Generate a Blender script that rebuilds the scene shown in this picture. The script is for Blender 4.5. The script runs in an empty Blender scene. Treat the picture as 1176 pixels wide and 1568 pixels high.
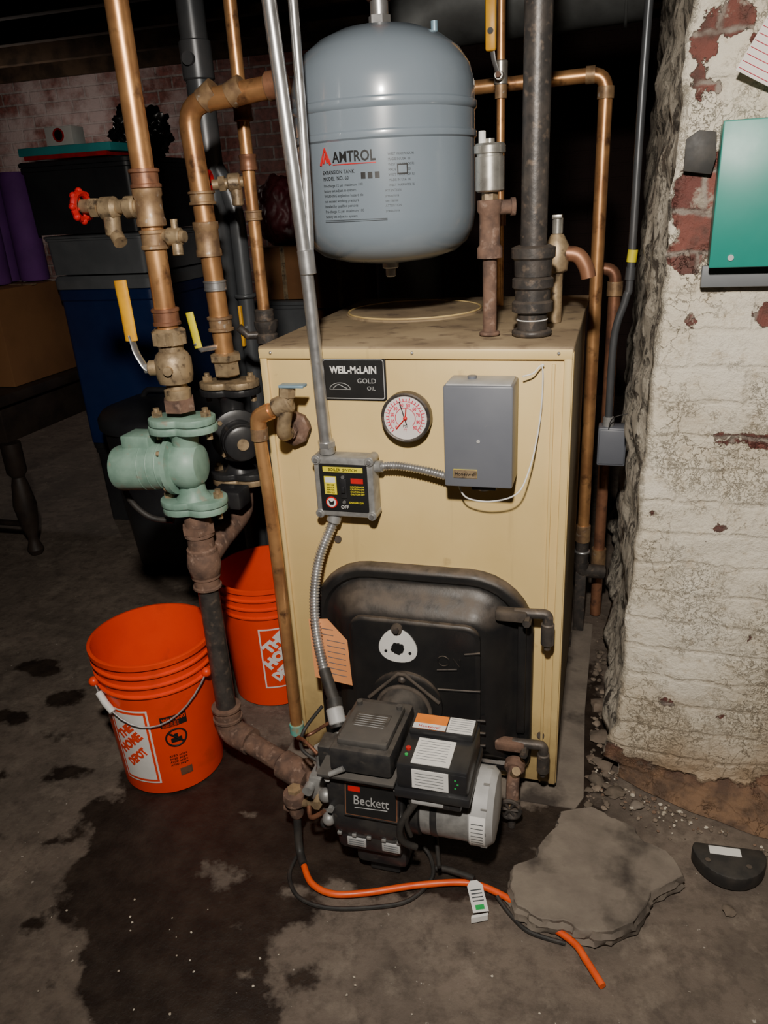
import bpy, bmesh, math, random
from mathutils import Matrix, Vector, noise
random.seed(7)
V = Vector
SC = bpy.context.scene

# ------------------------------------------------------------------ materials
def newmat(name):
    m = bpy.data.materials.new(name); m.use_nodes = True
    nt = m.node_tree; b = nt.nodes['Principled BSDF']
    return m, nt, b

def mixc(nt, fac, a, b):
    n = nt.nodes.new('ShaderNodeMix'); n.data_type = 'RGBA'
    for sock, val in ((n.inputs[0], fac), (n.inputs[6], a), (n.inputs[7], b)):
        if isinstance(val, (int, float)): sock.default_value = val
        elif isinstance(val, tuple): sock.default_value = (*val[:3], 1)
        else: nt.links.new(val, sock)
    return n.outputs[2]

def noise_n(nt, scale, detail=5, rough=.55, vec=None):
    n = nt.nodes.new('ShaderNodeTexNoise'); n.inputs['Scale'].default_value = scale
    n.inputs['Detail'].default_value = detail; n.inputs['Roughness'].default_value = rough
    if vec is None:
        g = nt.nodes.new('ShaderNodeNewGeometry'); vec = g.outputs['Position']
    nt.links.new(vec, n.inputs['Vector'])
    return n.outputs[0]

def ramp(nt, src, a, b):
    n = nt.nodes.new('ShaderNodeMapRange'); n.inputs[1].default_value = a; n.inputs[2].default_value = b
    nt.links.new(src, n.inputs[0]); return n.outputs[0]

def math_n(nt, op, a, b=0.0):
    n = nt.nodes.new('ShaderNodeMath'); n.operation = op
    for i, v in enumerate((a, b)):
        if isinstance(v, (int, float)): n.inputs[i].default_value = v
        else: nt.links.new(v, n.inputs[i])
    return n.outputs[0]

def bump(nt, b, h, strength=.3, dist=.002):
    n = nt.nodes.new('ShaderNodeBump'); n.inputs['Strength'].default_value = strength
    n.inputs['Distance'].default_value = dist
    nt.links.new(h, n.inputs['Height']); nt.links.new(n.outputs[0], b.inputs['Normal'])

def mat(name, c1, c2=None, rough=.5, metal=0.0, ns=15, lo=.4, hi=.65, bmp=0, bs=120, c3=None, ns3=40, lo3=.6, hi3=.66, coat=0, rv=.12, spec=.5, dust=0.0, dustc=(.16, .125, .095), grime=0.0):
    m, nt, b = newmat(name)
    n1 = noise_n(nt, ns)
    f = ramp(nt, n1, lo, hi)
    col = mixc(nt, f, c1, c2 if c2 else tuple(x * .8 for x in c1))
    if c3:
        n3 = noise_n(nt, ns3, 6)
        f3 = ramp(nt, n3, lo3, hi3)
        col = mixc(nt, f3, col, c3)
    r = nt.nodes.new('ShaderNodeMapRange'); r.inputs[3].default_value = max(.03, rough - rv); r.inputs[4].default_value = min(1, rough + rv)
    n2 = noise_n(nt, ns * 2.3)
    nt.links.new(n2, r.inputs[0]); rout = r.outputs[0]
    if grime:
        # dirt splashed up from the damp floor + faint vertical drips
        g = nt.nodes.new('ShaderNodeNewGeometry'); sp = nt.nodes.new('ShaderNodeSeparateXYZ'); nt.links.new(g.outputs['Position'], sp.inputs[0])
        gf = math_n(nt, 'MULTIPLY', ramp(nt, math_n(nt, 'ADD', sp.outputs[2], math_n(nt, 'MULTIPLY', noise_n(nt, 18, 8, .7), .35)), .40, .10), grime)
        col = mixc(nt, gf, col, (.20, .13, .07))
        sv = nt.nodes.new('ShaderNodeVectorMath'); sv.operation = 'MULTIPLY'; nt.links.new(g.outputs['Position'], sv.inputs[0]); sv.inputs[1].default_value = (1, 1, .06)
        st = math_n(nt, 'MULTIPLY', ramp(nt, noise_n(nt, 45, 4, .6, sv.outputs[0]), .60, .75), .35 * grime)
        col = mixc(nt, st, col, (.34, .24, .12))
    if dust:
        g = nt.nodes.new('ShaderNodeNewGeometry'); sp = nt.nodes.new('ShaderNodeSeparateXYZ'); nt.links.new(g.outputs['Normal'], sp.inputs[0])
        df = math_n(nt, 'MULTIPLY', ramp(nt, sp.outputs[2], .25, .75), math_n(nt, 'MULTIPLY', ramp(nt, noise_n(nt, 30, 5), .25, .65), dust))
        col = mixc(nt, df, col, dustc)
        rout = math_n(nt, 'ADD', rout, math_n(nt, 'MULTIPLY', df, .4))
    nt.links.new(col, b.inputs['Base Color']); nt.links.new(rout, b.inputs['Roughness'])
    b.inputs['Metallic'].default_value = metal
    b.inputs['Coat Weight'].default_value = coat
    b.inputs['Coat Roughness'].default_value = .12
    b.inputs['Specular IOR Level'].default_value = spec
    if bmp:
        bump(nt, b, noise_n(nt, bs, 4), bmp, .0015)
    return m

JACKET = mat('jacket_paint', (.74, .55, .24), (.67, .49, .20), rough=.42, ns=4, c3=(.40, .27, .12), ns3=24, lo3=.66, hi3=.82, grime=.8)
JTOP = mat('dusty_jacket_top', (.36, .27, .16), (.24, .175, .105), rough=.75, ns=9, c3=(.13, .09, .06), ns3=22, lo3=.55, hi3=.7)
JSIDE_SHADE = mat('jacket_side_shaded', (.28, .22, .135), (.19, .145, .09), rough=.6, ns=5)  # same paint as the front, darkened to carry the side's shade
COPPER = mat('copper', (.84, .45, .185), (.48, .23, .10), rough=.36, metal=.70, ns=13, lo=.36, hi=.66, c3=(.17, .08, .045), ns3=24, lo3=.56, hi3=.70)
COPPER_D = mat('aged_copper', (.38, .18, .10), (.20, .09, .055), rough=.45, metal=.55, ns=16, c3=(.10, .06, .05), ns3=30, lo3=.55, hi3=.72)
SOLDER = mat('solder_fitting', (.42, .27, .14), (.22, .135, .08), rough=.52, metal=.5, ns=40, c3=(.5, .43, .35), ns3=60, lo3=.62, hi3=.7)
BRASS = mat('brass', (.46, .34, .20), (.26, .19, .115), rough=.5, metal=.5, ns=40, c3=(.11, .08, .055), ns3=60, lo3=.55, hi3=.68, bmp=.25)
IRON = mat('black_iron', (.05, .046, .044), (.09, .077, .068), rough=.42, metal=.3, ns=40, bmp=.3, c3=(.17, .13, .10), ns3=70, lo3=.56, hi3=.72, dust=.5)
RUST = mat('rusty_iron', (.19, .11, .075), (.09, .055, .042), rough=.85, metal=.05, ns=35, bmp=.6, c3=(.30, .20, .15), ns3=60, lo3=.56, hi3=.70)
GALV = mat('galvanised_steel', (.62, .62, .62), (.44, .44, .44), rough=.34, metal=.8, ns=25, c3=(.25, .22, .19), ns3=35, lo3=.62, hi3=.75)
DRAIN = mat('dark_painted_steel', (.085, .092, .10), (.12, .12, .125), rough=.36, metal=.4, ns=9)
FLUE = mat('flue_steel', (.12, .128, .128), (.07, .073, .073), rough=.5, metal=.3, ns=9)
ALU = mat('cast_aluminium', (.36, .36, .35), (.25, .25, .245), rough=.48, metal=.45, ns=50, bmp=.2)
SILVER = mat('nickel_silver', (.66, .64, .58), (.46, .44, .40), rough=.3, metal=.8, ns=30)
TANK = mat('tank_paint', (.215, .262, .31), (.195, .24, .285), rough=.30, ns=3, coat=.7)
GREEN = mat('pump_green', (.25, .39, .315), (.16, .27, .215), rough=.5, ns=22, c3=(.30, .26, .20), ns3=45, lo3=.60, hi3=.74)
BLACK = mat('black_plastic', (.018, .018, .02), (.03, .03, .03), rough=.36, ns=20)
DOOR = mat('black_cast_door', (.012, .012, .013), (.020, .019, .018), rough=.32, ns=12, bmp=.12, bs=200, dust=.95, dustc=(.13, .10, .075))
DUSTY = mat('dust_coat', (.10, .078, .06), (.05, .04, .032), rough=.85, ns=30)
BURN = mat('burner_black', (.020, .020, .022), (.04, .038, .036), rough=.36, ns=30, bmp=.15, c3=(.10, .085, .07), ns3=45, lo3=.62, hi3=.8, dust=.55, dustc=(.14, .12, .10))
BDUST = mat('burner_dusty_top', (.060, .056, .052), (.035, .033, .031), rough=.62, ns=30, bmp=.15, dust=.45, dustc=(.16, .14, .12))
GREYBOX = mat('grey_enamel', (.145, .155, .18), (.125, .135, .16), rough=.42, ns=6, c3=(.22, .22, .22), ns3=60, lo3=.70, hi3=.8)
LGREY = mat('light_grey', (.43, .43, .425), (.33, .33, .325), rough=.5, ns=20)
WHITE = mat('white_print', (.80, .79, .76), (.72, .71, .68), rough=.55, ns=20)
INK = mat('black_ink', (.012, .012, .012), rough=.5)
DGREY = mat('dark_print', (.06, .07, .08), rough=.5)
RED = mat('red_paint', (.62, .015, .015), (.42, .012, .012), rough=.35, ns=30)
YEL = mat('yellow_grip', (.86, .43, .015), (.70, .32, .02), rough=.45, ns=30)
YELB = mat('yellow_label', (.85, .72, .03), rough=.45)
ORANGE = mat('orange_bucket_plastic', (.86, .055, .006), (.76, .042, .005), rough=.36, ns=6, spec=.4, c3=(.42, .05, .015), ns3=9, lo3=.62, hi3=.85)
OTAG = mat('orange_paper', (.86, .36, .14), (.80, .32, .12), rough=.7, ns=12)
OHOSE = mat('orange_hose', (.85, .11, .015), (.7, .07, .01), rough=.4, ns=30)
BLACKH = mat('black_rubber', (.02, .019, .018), (.04, .035, .03), rough=.6, ns=40)
GREENBOX = mat('green_enamel', (.018, .25, .20), (.015, .22, .175), rough=.38, ns=5)
LBLUE = mat('pale_blue_lever', (.30, .45, .55), rough=.4, metal=.3)
VERD = mat('verdigris', (.10, .42, .36), (.3, .25, .15), rough=.7, ns=60)
PAPER = mat('lined_paper', (.84, .79, .75), (.80, .75, .71), rough=.8)
GLASS_W = mat('gauge_face', (.82, .76, .74), (.76, .70, .68), rough=.25, coat=.8)
PINK = mat('gauge_scale', (.70, .04, .09), rough=.5)
CONCB = mat('broken_concrete', (.20, .168, .135), (.14, .116, .095), rough=.9, ns=14, bmp=.7, bs=90, c3=(.05, .04, .033), ns3=6, lo3=.56, hi3=.66)
STONE = mat('plaster_rubble', (.24, .19, .145), (.13, .095, .07), rough=.9, ns=25, bmp=.5)
BLUEB = mat('blue_bin', (.010, .028, .11), (.008, .022, .09), rough=.4, ns=8)
GREYB = mat('grey_bin', (.15, .16, .17), (.11, .12, .13), rough=.5, ns=8)
DKBIN = mat('dark_bin', (.026, .028, .031), (.018, .018, .022), rough=.45, ns=8)
PURPLE = mat('purple_foam', (.17, .05, .27), (.13, .04, .21), rough=.75, ns=8)
CARD = mat('cardboard', (.26, .12, .045), (.20, .09, .035), rough=.85, ns=6)
TEAL = mat('teal_cardboard', (.03, .42, .44), (.03, .36, .38), rough=.6)
DWOOD = mat('dark_wood', (.035, .024, .018), (.018, .012, .01), rough=.55, ns=12)
JOIST = mat('old_joist_wood', (.045, .028, .017), (.018, .012, .008), rough=.95, ns=9, bmp=.4, bs=40, spec=.1)
BAG = mat('black_bag', (.012, .012, .014), rough=.22)
MAROON = mat('maroon_bag', (.10, .015, .022), (.06, .01, .012), rough=.5)
ORANGE_L = mat('orange_label', (.90, .25, .03), rough=.5)
LED = mat('green_lamp', (.03, .42, .10), rough=.3)

# ------------------------------------------------------------------ builder
def frame(d):
    d = V(d).normalized()
    up = V((0, 0, 1)) if abs(d.z) < .9 else V((0, 1, 0))
    x = up.cross(d).normalized(); y = d.cross(x)
    return Matrix((x, y, d)).transposed()

class B:
    def __init__(s, name):
        s.name = name; s.bm = bmesh.new(); s.mats = []
    def mi(s, m):
        if m not in s.mats: s.mats.append(m)
        return s.mats.index(m)
    def merge(s, t, m, M=None, flat=False):
        i = s.mi(m)
        if M is not None: t.transform(M)
        for f in t.faces:
            f.material_index = i; f.smooth = True
        me = bpy.data.meshes.new('tmp'); t.to_mesh(me); t.free()
        s.bm.from_mesh(me); bpy.data.meshes.remove(me)
    def box(s, lo, hi, m, bev=.0, rot=None, seg=2):
        t = bmesh.new(); bmesh.ops.create_cube(t, size=1)
        lo = V(lo); hi = V(hi); sz = hi - lo; c = (hi + lo) / 2
        t.transform(Matrix.Diagonal((*[abs(a) for a in sz], 1)))
        if bev: bmesh.ops.bevel(t, geom=t.edges[:], offset=bev, segments=seg, profile=.5, affect='EDGES')
        M = Matrix.Translation(c)
        if rot is not None: M = M @ rot.to_4x4()
        s.merge(t, m, M); return s
    def rev(s, prof, o, d, m, seg=32):
        t = bmesh.new(); rings = []
        for r, z in prof:
            if r < 1e-6: rings.append([t.verts.new((0, 0, z))])
            else: rings.append([t.verts.new((r * math.cos(2 * math.pi * k / seg), r * math.sin(2 * math.pi * k / seg), z)) for k in range(seg)])
        for a, b in zip(rings, rings[1:]):
            for k in range(seg):
                k2 = (k + 1) % seg
                if len(a) == 1 and len(b) == 1: continue
                if len(a) == 1: t.faces.new((a[0], b[k2], b[k]))
                elif len(b) == 1: t.faces.new((a[k], a[k2], b[0]))
                else: t.faces.new((a[k], a[k2], b[k2], b[k]))
        if len(rings[0]) > 1: t.faces.new(rings[0])
        if len(rings[-1]) > 1: t.faces.new(rings[-1])
        bmesh.ops.recalc_face_normals(t, faces=t.faces[:])
        s.merge(t, m, Matrix.Translation(V(o)) @ frame(d).to_4x4()); return s
    def cyl(s, p0, p1, r, m, r2=None, seg=24, bev=0):
        p0 = V(p0); p1 = V(p1); L = (p1 - p0).length; r2 = r if r2 is None else r2
        if bev: pr = [(r - bev, 0), (r, bev), (r2, L - bev), (r2 - bev, L)]
        else: pr = [(r, 0), (r2, L)]
        return s.rev(pr, p0, p1 - p0, m, seg)
    def sph(s, c, r, m, sc=(1, 1, 1), seg=20):
        t = bmesh.new(); bmesh.ops.create_uvsphere(t, u_segments=seg, v_segments=seg // 2 + 2, radius=r)
        s.merge(t, m, Matrix.Translation(V(c)) @ Matrix.Diagonal((*sc, 1))); return s
    def torus(s, c, d, R, r, m, seg=32, rs=10):
        c = V(c); F = frame(d); pts = [c + F @ V((R * math.cos(2 * math.pi * k / seg), R * math.sin(2 * math.pi * k / seg), 0)) for k in range(seg)]
        t = bmesh.new(); rings = []
        for k, p in enumerate(pts):
            rad = (p - c).normalized(); n = F @ V((0, 0, 1))
            rings.append([t.verts.new(p + rad * r * math.cos(a) + n * r * math.sin(a)) for a in [2 * math.pi * j / rs for j in range(rs)]])
        for k in range(seg):
            a, b = rings[k], rings[(k + 1) % seg]
            for j in range(rs): t.faces.new((a[j], a[(j + 1) % rs], b[(j + 1) % rs], b[j]))
        bmesh.ops.recalc_face_normals(t, faces=t.faces[:]); s.merge(t, m); return s
    def tube(s, pts, r, m, fillet=0, seg=14, smooth=0, ribs=0, ribd=.0012, flat=1.0):
        pts = [V(p) for p in pts]
        if smooth:
            P = [pts[0]] + pts + [pts[-1]]; out = []
            for i in range(1, len(P) - 2):
                for k in range(smooth):
                    t_ = k / smooth; a, b, c, d = P[i - 1], P[i], P[i + 1], P[i + 2]
                    out.append(.5 * ((2 * b) + (c - a) * t_ + (2 * a - 5 * b + 4 * c - d) * t_ ** 2 + (3 * b - a - 3 * c + d) * t_ ** 3))
            out.append(pts[-1]); pts = out
        elif fillet and len(pts) > 2:
            out = [pts[0]]
            for a, b, c in zip(pts, pts[1:], pts[2:]):
                f = min(fillet, (a - b).length * .49, (c - b).length * .49)
                p, q = b + (a - b).normalized() * f, b + (c - b).normalized() * f
                for k in range(7):
                    u = k / 6; out.append(p * (1 - u) ** 2 + b * 2 * u * (1 - u) + q * u ** 2)
            out.append(pts[-1]); pts = out
        rad = None
        if ribs:
            L = [0]
            for a, b in zip(pts, pts[1:]): L.append(L[-1] + (b - a).length)
            n = int(L[-1] / ribs) * 2; out = []; j = 0
            for k in range(n + 1):
                d = L[-1] * k / n
                while j < len(L) - 2 and L[j + 1] < d: j += 1
                u = (d - L[j]) / max(1e-9, L[j + 1] - L[j]); out.append(pts[j].lerp(pts[j + 1], min(1, u)))
            pts = out; rad = [r + (ribd if k % 2 else -ribd) for k in range(len(pts))]
        t = bmesh.new(); rings = []
        tan = (pts[1] - pts[0]).normalized(); F = frame(tan); x = F @ V((1, 0, 0))
        for i, p in enumerate(pts):
            if i == 0: tn = tan
            elif i == len(pts) - 1: tn = (pts[-1] - pts[-2]).normalized()
            else: tn = ((pts[i] - pts[i - 1]).normalized() + (pts[i + 1] - pts[i]).normalized()).normalized()
            x = (x - tn * x.dot(tn)).normalized(); y = tn.cross(x)
            rr = rad[i] if rad else r
            rings.append([t.verts.new(p + (x * math.cos(a) + y * math.sin(a) * flat) * rr) for a in [2 * math.pi * k / seg for k in range(seg)]])
        for a, b in zip(rings, rings[1:]):
            for k in range(seg): t.faces.new((a[k], a[(k + 1) % seg], b[(k + 1) % seg], b[k]))
        t.faces.new(rings[0]); t.faces.new(rings[-1])
        bmesh.ops.recalc_face_normals(t, faces=t.faces[:]); s.merge(t, m); return s
    def prism(s, poly, o, xd, yd, h, m, bev=0):
        xd = V(xd).normalized(); yd = V(yd).normalized(); n = xd.cross(yd)
        t = bmesh.new(); vs = [t.verts.new((x, y, 0)) for x, y in poly]; f = t.faces.new(vs)
        r = bmesh.ops.extrude_face_region(t, geom=[f])
        for v in r['geom']:
            if isinstance(v, bmesh.types.BMVert): v.co.z += h
        bmesh.ops.recalc_face_normals(t, faces=t.faces[:])
        if bev: bmesh.ops.bevel(t, geom=t.edges[:], offset=bev, segments=2, profile=.5, affect='EDGES')
        M = Matrix.Translation(V(o)) @ Matrix((xd, yd, n)).transposed().to_4x4()
        s.merge(t, m, M); return s
    def pillow(s, c, w, h, r, prof, m, xd=(1, 0, 0), yd=(0, 0, 1), rt=None):
        t = bmesh.new(); loops = []
        rt = r if rt is None else rt
        for ins, out in prof:
            pts = []
            for (sx, sy, a0, rr) in ((1, 1, 0, rt), (-1, 1, 90, rt), (-1, -1, 180, r), (1, -1, 270, r)):
                q = max(rr - ins, .0005); cx = sx * (w / 2 - ins - q); cy = sy * (h / 2 - ins - q)
                for k in range(9):
                    a = math.radians(a0 + 90 * k / 8); pts.append(t.verts.new((cx + q * math.cos(a), cy + q * math.sin(a), out)))
            loops.append(pts)
        n = len(loops[0])
        for a, b in zip(loops, loops[1:]):
            for k in range(n): t.faces.new((a[k], a[(k + 1) % n], b[(k + 1) % n], b[k]))
        t.faces.new(loops[-1]); t.faces.new(loops[0])
        bmesh.ops.recalc_face_normals(t, faces=t.faces[:])
        xd = V(xd).normalized(); yd = V(yd).normalized()
        s.merge(t, m, Matrix.Translation(V(c)) @ Matrix((xd, yd, xd.cross(yd))).transposed().to_4x4()); return s
    def text(s, body, o, size, m, xd=(1, 0, 0), yd=(0, 0, 1), ext=.0004, fn=None, align='LEFT', sx=1.0, bold=0.0):
        c = bpy.data.curves.new('t', 'FONT'); c.body = body; c.size = size; c.align_x = align
        c.extrude = ext; c.offset = bold; c.resolution_u = 2
        ob = bpy.data.objects.new('t', c); SC.collection.objects.link(ob)
        bpy.context.view_layer.update()
        dg = bpy.context.evaluated_depsgraph_get(); me = bpy.data.meshes.new_from_object(ob.evaluated_get(dg))
        t = bmesh.new(); t.from_mesh(me)
        bpy.data.objects.remove(ob); bpy.data.meshes.remove(me); bpy.data.curves.remove(c)
        for v in t.verts: v.co.x *= sx
        if fn:
            for v in t.verts: v.co = fn(v.co.x, v.co.y, v.co.z)
            s.merge(t, m)
        else:
            xd = V(xd).normalized(); yd = V(yd).normalized()
            s.merge(t, m, Matrix.Translation(V(o)) @ Matrix((xd, yd, xd.cross(yd))).transposed().to_4x4())
        return s
    def patch(s, fn, x0, x1, y0, y1, m, nx=12, ny=4, th=.0005):
        t = bmesh.new(); g = [[t.verts.new(fn(x0 + (x1 - x0) * i / nx, y0 + (y1 - y0) * j / ny, th)) for i in range(nx + 1)] for j in range(ny + 1)]
        for j in range(ny):
            for i in range(nx): t.faces.new((g[j][i], g[j][i + 1], g[j + 1][i + 1], g[j + 1][i]))
        s.merge(t, m); return s
    def hexn(s, p0, p1, r, m): return s.cyl(p0, p1, r, m, seg=6)
    def done(s, ang=38):
        xs = [v.co.copy() for v in s.bm.verts]
        lo = V([min(p[i] for p in xs) for i in range(3)]); hi = V([max(p[i] for p in xs) for i in range(3)])
        c = V(((lo.x + hi.x) / 2, (lo.y + hi.y) / 2, lo.z))
        bmesh.ops.translate(s.bm, verts=s.bm.verts[:], vec=-c)
        me = bpy.data.meshes.new(s.name); s.bm.to_mesh(me); s.bm.free()
        for m in s.mats: me.materials.append(m)
        try: me.set_sharp_from_angle(angle=math.radians(ang))
        except Exception: pass
        o = bpy.data.objects.new(s.name, me); o.location = c; SC.collection.objects.link(o)
        return o

def coupling(b, x, y, z0, z1, r, m, lip=.003):
    L = z1 - z0
    b.rev([(r, 0), (r + lip, .001), (r + lip, L * .18), (r, L * .24), (r, L * .76), (r + lip, L * .82), (r + lip, L - .001), (r, L)], (x, y, z0), (0, 0, 1), m, 28)

CEIL = 2.10
# ------------------------------------------------------------------ room shell
def axis_coords(a, b, lo, hi, fine, coarse):
    out = []; x = a
    while x < b - 1e-6:
        out.append(x); x += fine if lo <= x < hi else coarse
    out.append(b); return out

WET_SHADE = [(-.43, -.40, .19, .16), (-.36, -.55, .15, .12), (-.22, -.64, .13, .12), (-.48, -.26, .20, .12), (-.25, -.28, .16, .10), (-.05, -.23, .22, .11),  # wet stains; ellipses under the burner paint in its shade too
       (.13, -.2, .16, .1), (-.20, -.41, .10, .06), (-.55, -.15, .15, .1), (-.3, -.1, .3, .12), (-.20, -.49, .07, .05),
       (-.70, -.36, .04, .025), (-.66, -.33, .03, .02), (-.81, -.17, .06, .035), (-.9, -.05, .05, .03), (-1.11, -.04, .06, .04), (-1.18, .19, .07, .045),
       (-1.0, .08, .045, .04), (-.95, -.22, .04, .025), (-.5, -.63, .03, .02), (-.09, -.52, .04, .03), (-.86, -.38, .025, .02), (-.62, -.54, .02, .015),
       (.40, -.12, .06, .05), (.25, -.1, .12, .06), (-.02, -.62, .03, .02), (.3, .2, .1, .3)]
def wet_shadef(x, y):
    m = -1.5
    for cx, cy, rx, ry in WET_SHADE:
        d = math.hypot((x - cx) / rx, (y - cy) / ry)
        m = max(m, (1 - d) * min(rx, ry) / .1)
    d = math.hypot((x + .295) / .045, (y + .355) / .028); m = min(m, (d - 1) * .35)
    return m
def build_floor():
    xs = axis_coords(-5.0, 2.0, -1.6, 1.0, .02, .2); ys = axis_coords(-3.0, 3.5, -.85, .7, .02, .2)
    bm = bmesh.new(); lay = bm.verts.layers.float.new('wet_shade'); g = []
    for y in ys:
        row = []
        for x in xs:
            z = noise.noise(V((x * 3, y * 3, 0))) * .004 + noise.noise(V((x * 11, y * 11, 3))) * .0015 - .002
            v = bm.verts.new((x, y, z)); v[lay] = wet_shadef(x, y); row.append(v)
        g.append(row)
    for j in range(len(ys) - 1):
        for i in range(len(xs) - 1):
            f = bm.faces.new((g[j][i], g[j][i + 1], g[j + 1][i + 1], g[j + 1][i])); f.smooth = True
    me = bpy.data.meshes.new('floor'); bm.to_mesh(me); bm.free()
    o = bpy.data.objects.new('floor', me); SC.collection.objects.link(o)
    m, nt, b = newmat('damp_concrete_floor')
    at = nt.nodes.new('ShaderNodeAttribute'); at.attribute_name = 'wet_shade'
    n1 = noise_n(nt, 9, 8, .6)
    w = math_n(nt, 'ADD', at.outputs['Fac'], math_n(nt, 'MULTIPLY', math_n(nt, 'SUBTRACT', n1, .5), 1.7))
    wet_shade = ramp(nt, w, -.02, .12)
    halo = ramp(nt, w, -.5, .1)
    base = mixc(nt, ramp(nt, noise_n(nt, 4, 7), .35, .65), (.180, .142, .112), (.105, .083, .066))
    base = mixc(nt, ramp(nt, noise_n(nt, 26, 8, .72), .46, .72), base, (.066, .050, .040))
    base = mixc(nt, math_n(nt, 'MULTIPLY', ramp(nt, noise_n(nt, 12, 9, .72), .53, .75), .85), base, (.26, .215, .17))
    base = mixc(nt, ramp(nt, noise_n(nt, 80, 3), .71, .76), base, (.42, .38, .33))
    base = mixc(nt, math_n(nt, 'MULTIPLY', halo, .4), base, (.075, .058, .046))
    col = mixc(nt, wet_shade, base, mixc(nt, ramp(nt, noise_n(nt, 20, 6), .4, .7), (.018, .012, .009), (.038, .027, .020)))
    nt.links.new(col, b.inputs['Base Color'])
    r = nt.nodes.new('ShaderNodeMapRange'); r.inputs[3].default_value = .78; r.inputs[4].default_value = .46
    nt.links.new(wet_shade, r.inputs[0]); nt.links.new(r.outputs[0], b.inputs['Roughness'])
    bump(nt, b, math_n(nt, 'ADD', noise_n(nt, 60, 8, .7), math_n(nt, 'MULTIPLY', noise_n(nt, 12, 4), 1.5)), .6, .004)
    me.materials.append(m)
build_floor()

def brickmat(name, c1, c2, mortar, wash=None, washlo=.5, washhi=.62):
    m, nt, b = newmat(name)
    g = nt.nodes.new('ShaderNodeNewGeometry'); sp = nt.nodes.new('ShaderNodeSeparateXYZ'); nt.links.new(g.outputs['Position'], sp.inputs[0])
    cb = nt.nodes.new('ShaderNodeCombineXYZ'); nt.links.new(math_n(nt, 'ADD', sp.outputs[0], sp.outputs[1]), cb.inputs[0]); nt.links.new(sp.outputs[2], cb.inputs[1])
    t = nt.nodes.new('ShaderNodeTexBrick'); nt.links.new(cb.outputs[0], t.inputs['Vector'])
    t.inputs['Color1'].default_value = (*c1, 1); t.inputs['Color2'].default_value = (*c2, 1); t.inputs['Mortar'].default_value = (*mortar, 1)
    t.inputs['Scale'].default_value = 1; t.inputs['Brick Width'].default_value = .21; t.inputs['Row Height'].default_value = .072; t.inputs['Mortar Size'].default_value = .007
    t.inputs['Mortar Smooth'].default_value = .3
    col = mixc(nt, ramp(nt, noise_n(nt, 30), .4, .7), t.outputs['Color'], tuple(x * .55 for x in c2))
    if wash:
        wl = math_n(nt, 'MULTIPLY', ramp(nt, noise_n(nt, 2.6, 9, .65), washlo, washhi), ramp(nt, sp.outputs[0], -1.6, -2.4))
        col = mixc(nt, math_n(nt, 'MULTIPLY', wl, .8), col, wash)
        col = mixc(nt, ramp(nt, sp.outputs[0], -1.6, -.8), col, (.035, .018, .015))  # brick colour darkened to the right, painting in the gloom behind the tank
    nt.links.new(col, b.inputs['Base Color']); b.inputs['Roughness'].default_value = .9
    bump(nt, b, math_n(nt, 'SUBTRACT', noise_n(nt, 50), t.outputs['Fac']), .7, .006)
    return m
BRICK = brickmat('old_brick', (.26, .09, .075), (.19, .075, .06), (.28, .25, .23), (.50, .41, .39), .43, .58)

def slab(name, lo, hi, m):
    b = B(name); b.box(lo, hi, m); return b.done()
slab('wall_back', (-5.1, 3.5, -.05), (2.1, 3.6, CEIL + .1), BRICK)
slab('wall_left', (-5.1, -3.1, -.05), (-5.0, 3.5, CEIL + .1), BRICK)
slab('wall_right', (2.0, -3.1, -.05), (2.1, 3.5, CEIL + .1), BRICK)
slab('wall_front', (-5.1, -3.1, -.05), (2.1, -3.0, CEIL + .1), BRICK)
slab('ceiling', (-5.0, -3.0, CEIL), (2.0, 3.5, CEIL + .1), JOIST)
b = B('ceiling_joists')
for k in range(14):
    y = -2.7 + k * .45
    b.box((-4.99, y, CEIL - .15), (1.99, y + .05, CEIL + .001), JOIST, .003)
b.done()

# ---- plastered column / chimney
CORN = [(0, .395), (.154, .403), (.464, .408), (.731, .413), (.965, .420), (1.263, .427), (1.435, .430), (2.2, .45)]
def cornx(z):
    for (a, b_), (c, d) in zip(CORN, CORN[1:]):
        if z <= c: return b_ + (d - b_) * (z - a) / (c - a)
    return CORN[-1][1]
PEEL = [(.465, 1.15, .04, .075), (.455, 1.08, .035, .035), (.475, 1.205, .035, .03), (.58, .77, .045, .012), (.62, .762, .05, .011), (.455, 1.385, .020, .035), (.49, 1.41, .03, .025), (.45, 1.33, .012, .025), (.47, 1.32, .010, .015),
        (.535, 1.375, .02, .015), (.60, .985, .03, .025), (.56, .60, .010, .006), (.535, .57, .008, .005), (.47, .97, .006, .012), (.49, .22, .014, .007), (.44, .03, .06, .035), (.52, .01, .08, .03), (.64, .02, .08, .025), (.75, .03, .1, .04),
        (.44, .62, .005, .008), (.6, .2, .007, .005), (.52, .87, .005, .004), (.63, .38, .007, .012), (.66, 1.0, .02, .03), (.40, .04, .04, .05)]
def peelf(x, z):
    m = -1.0
    for cx, cz, rx, rz in PEEL:
        d = math.hypot((x - cx) / rx, (z - cz) / rz); m = max(m, (1 - d) * min(rx, rz) / .03)
    return m
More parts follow.
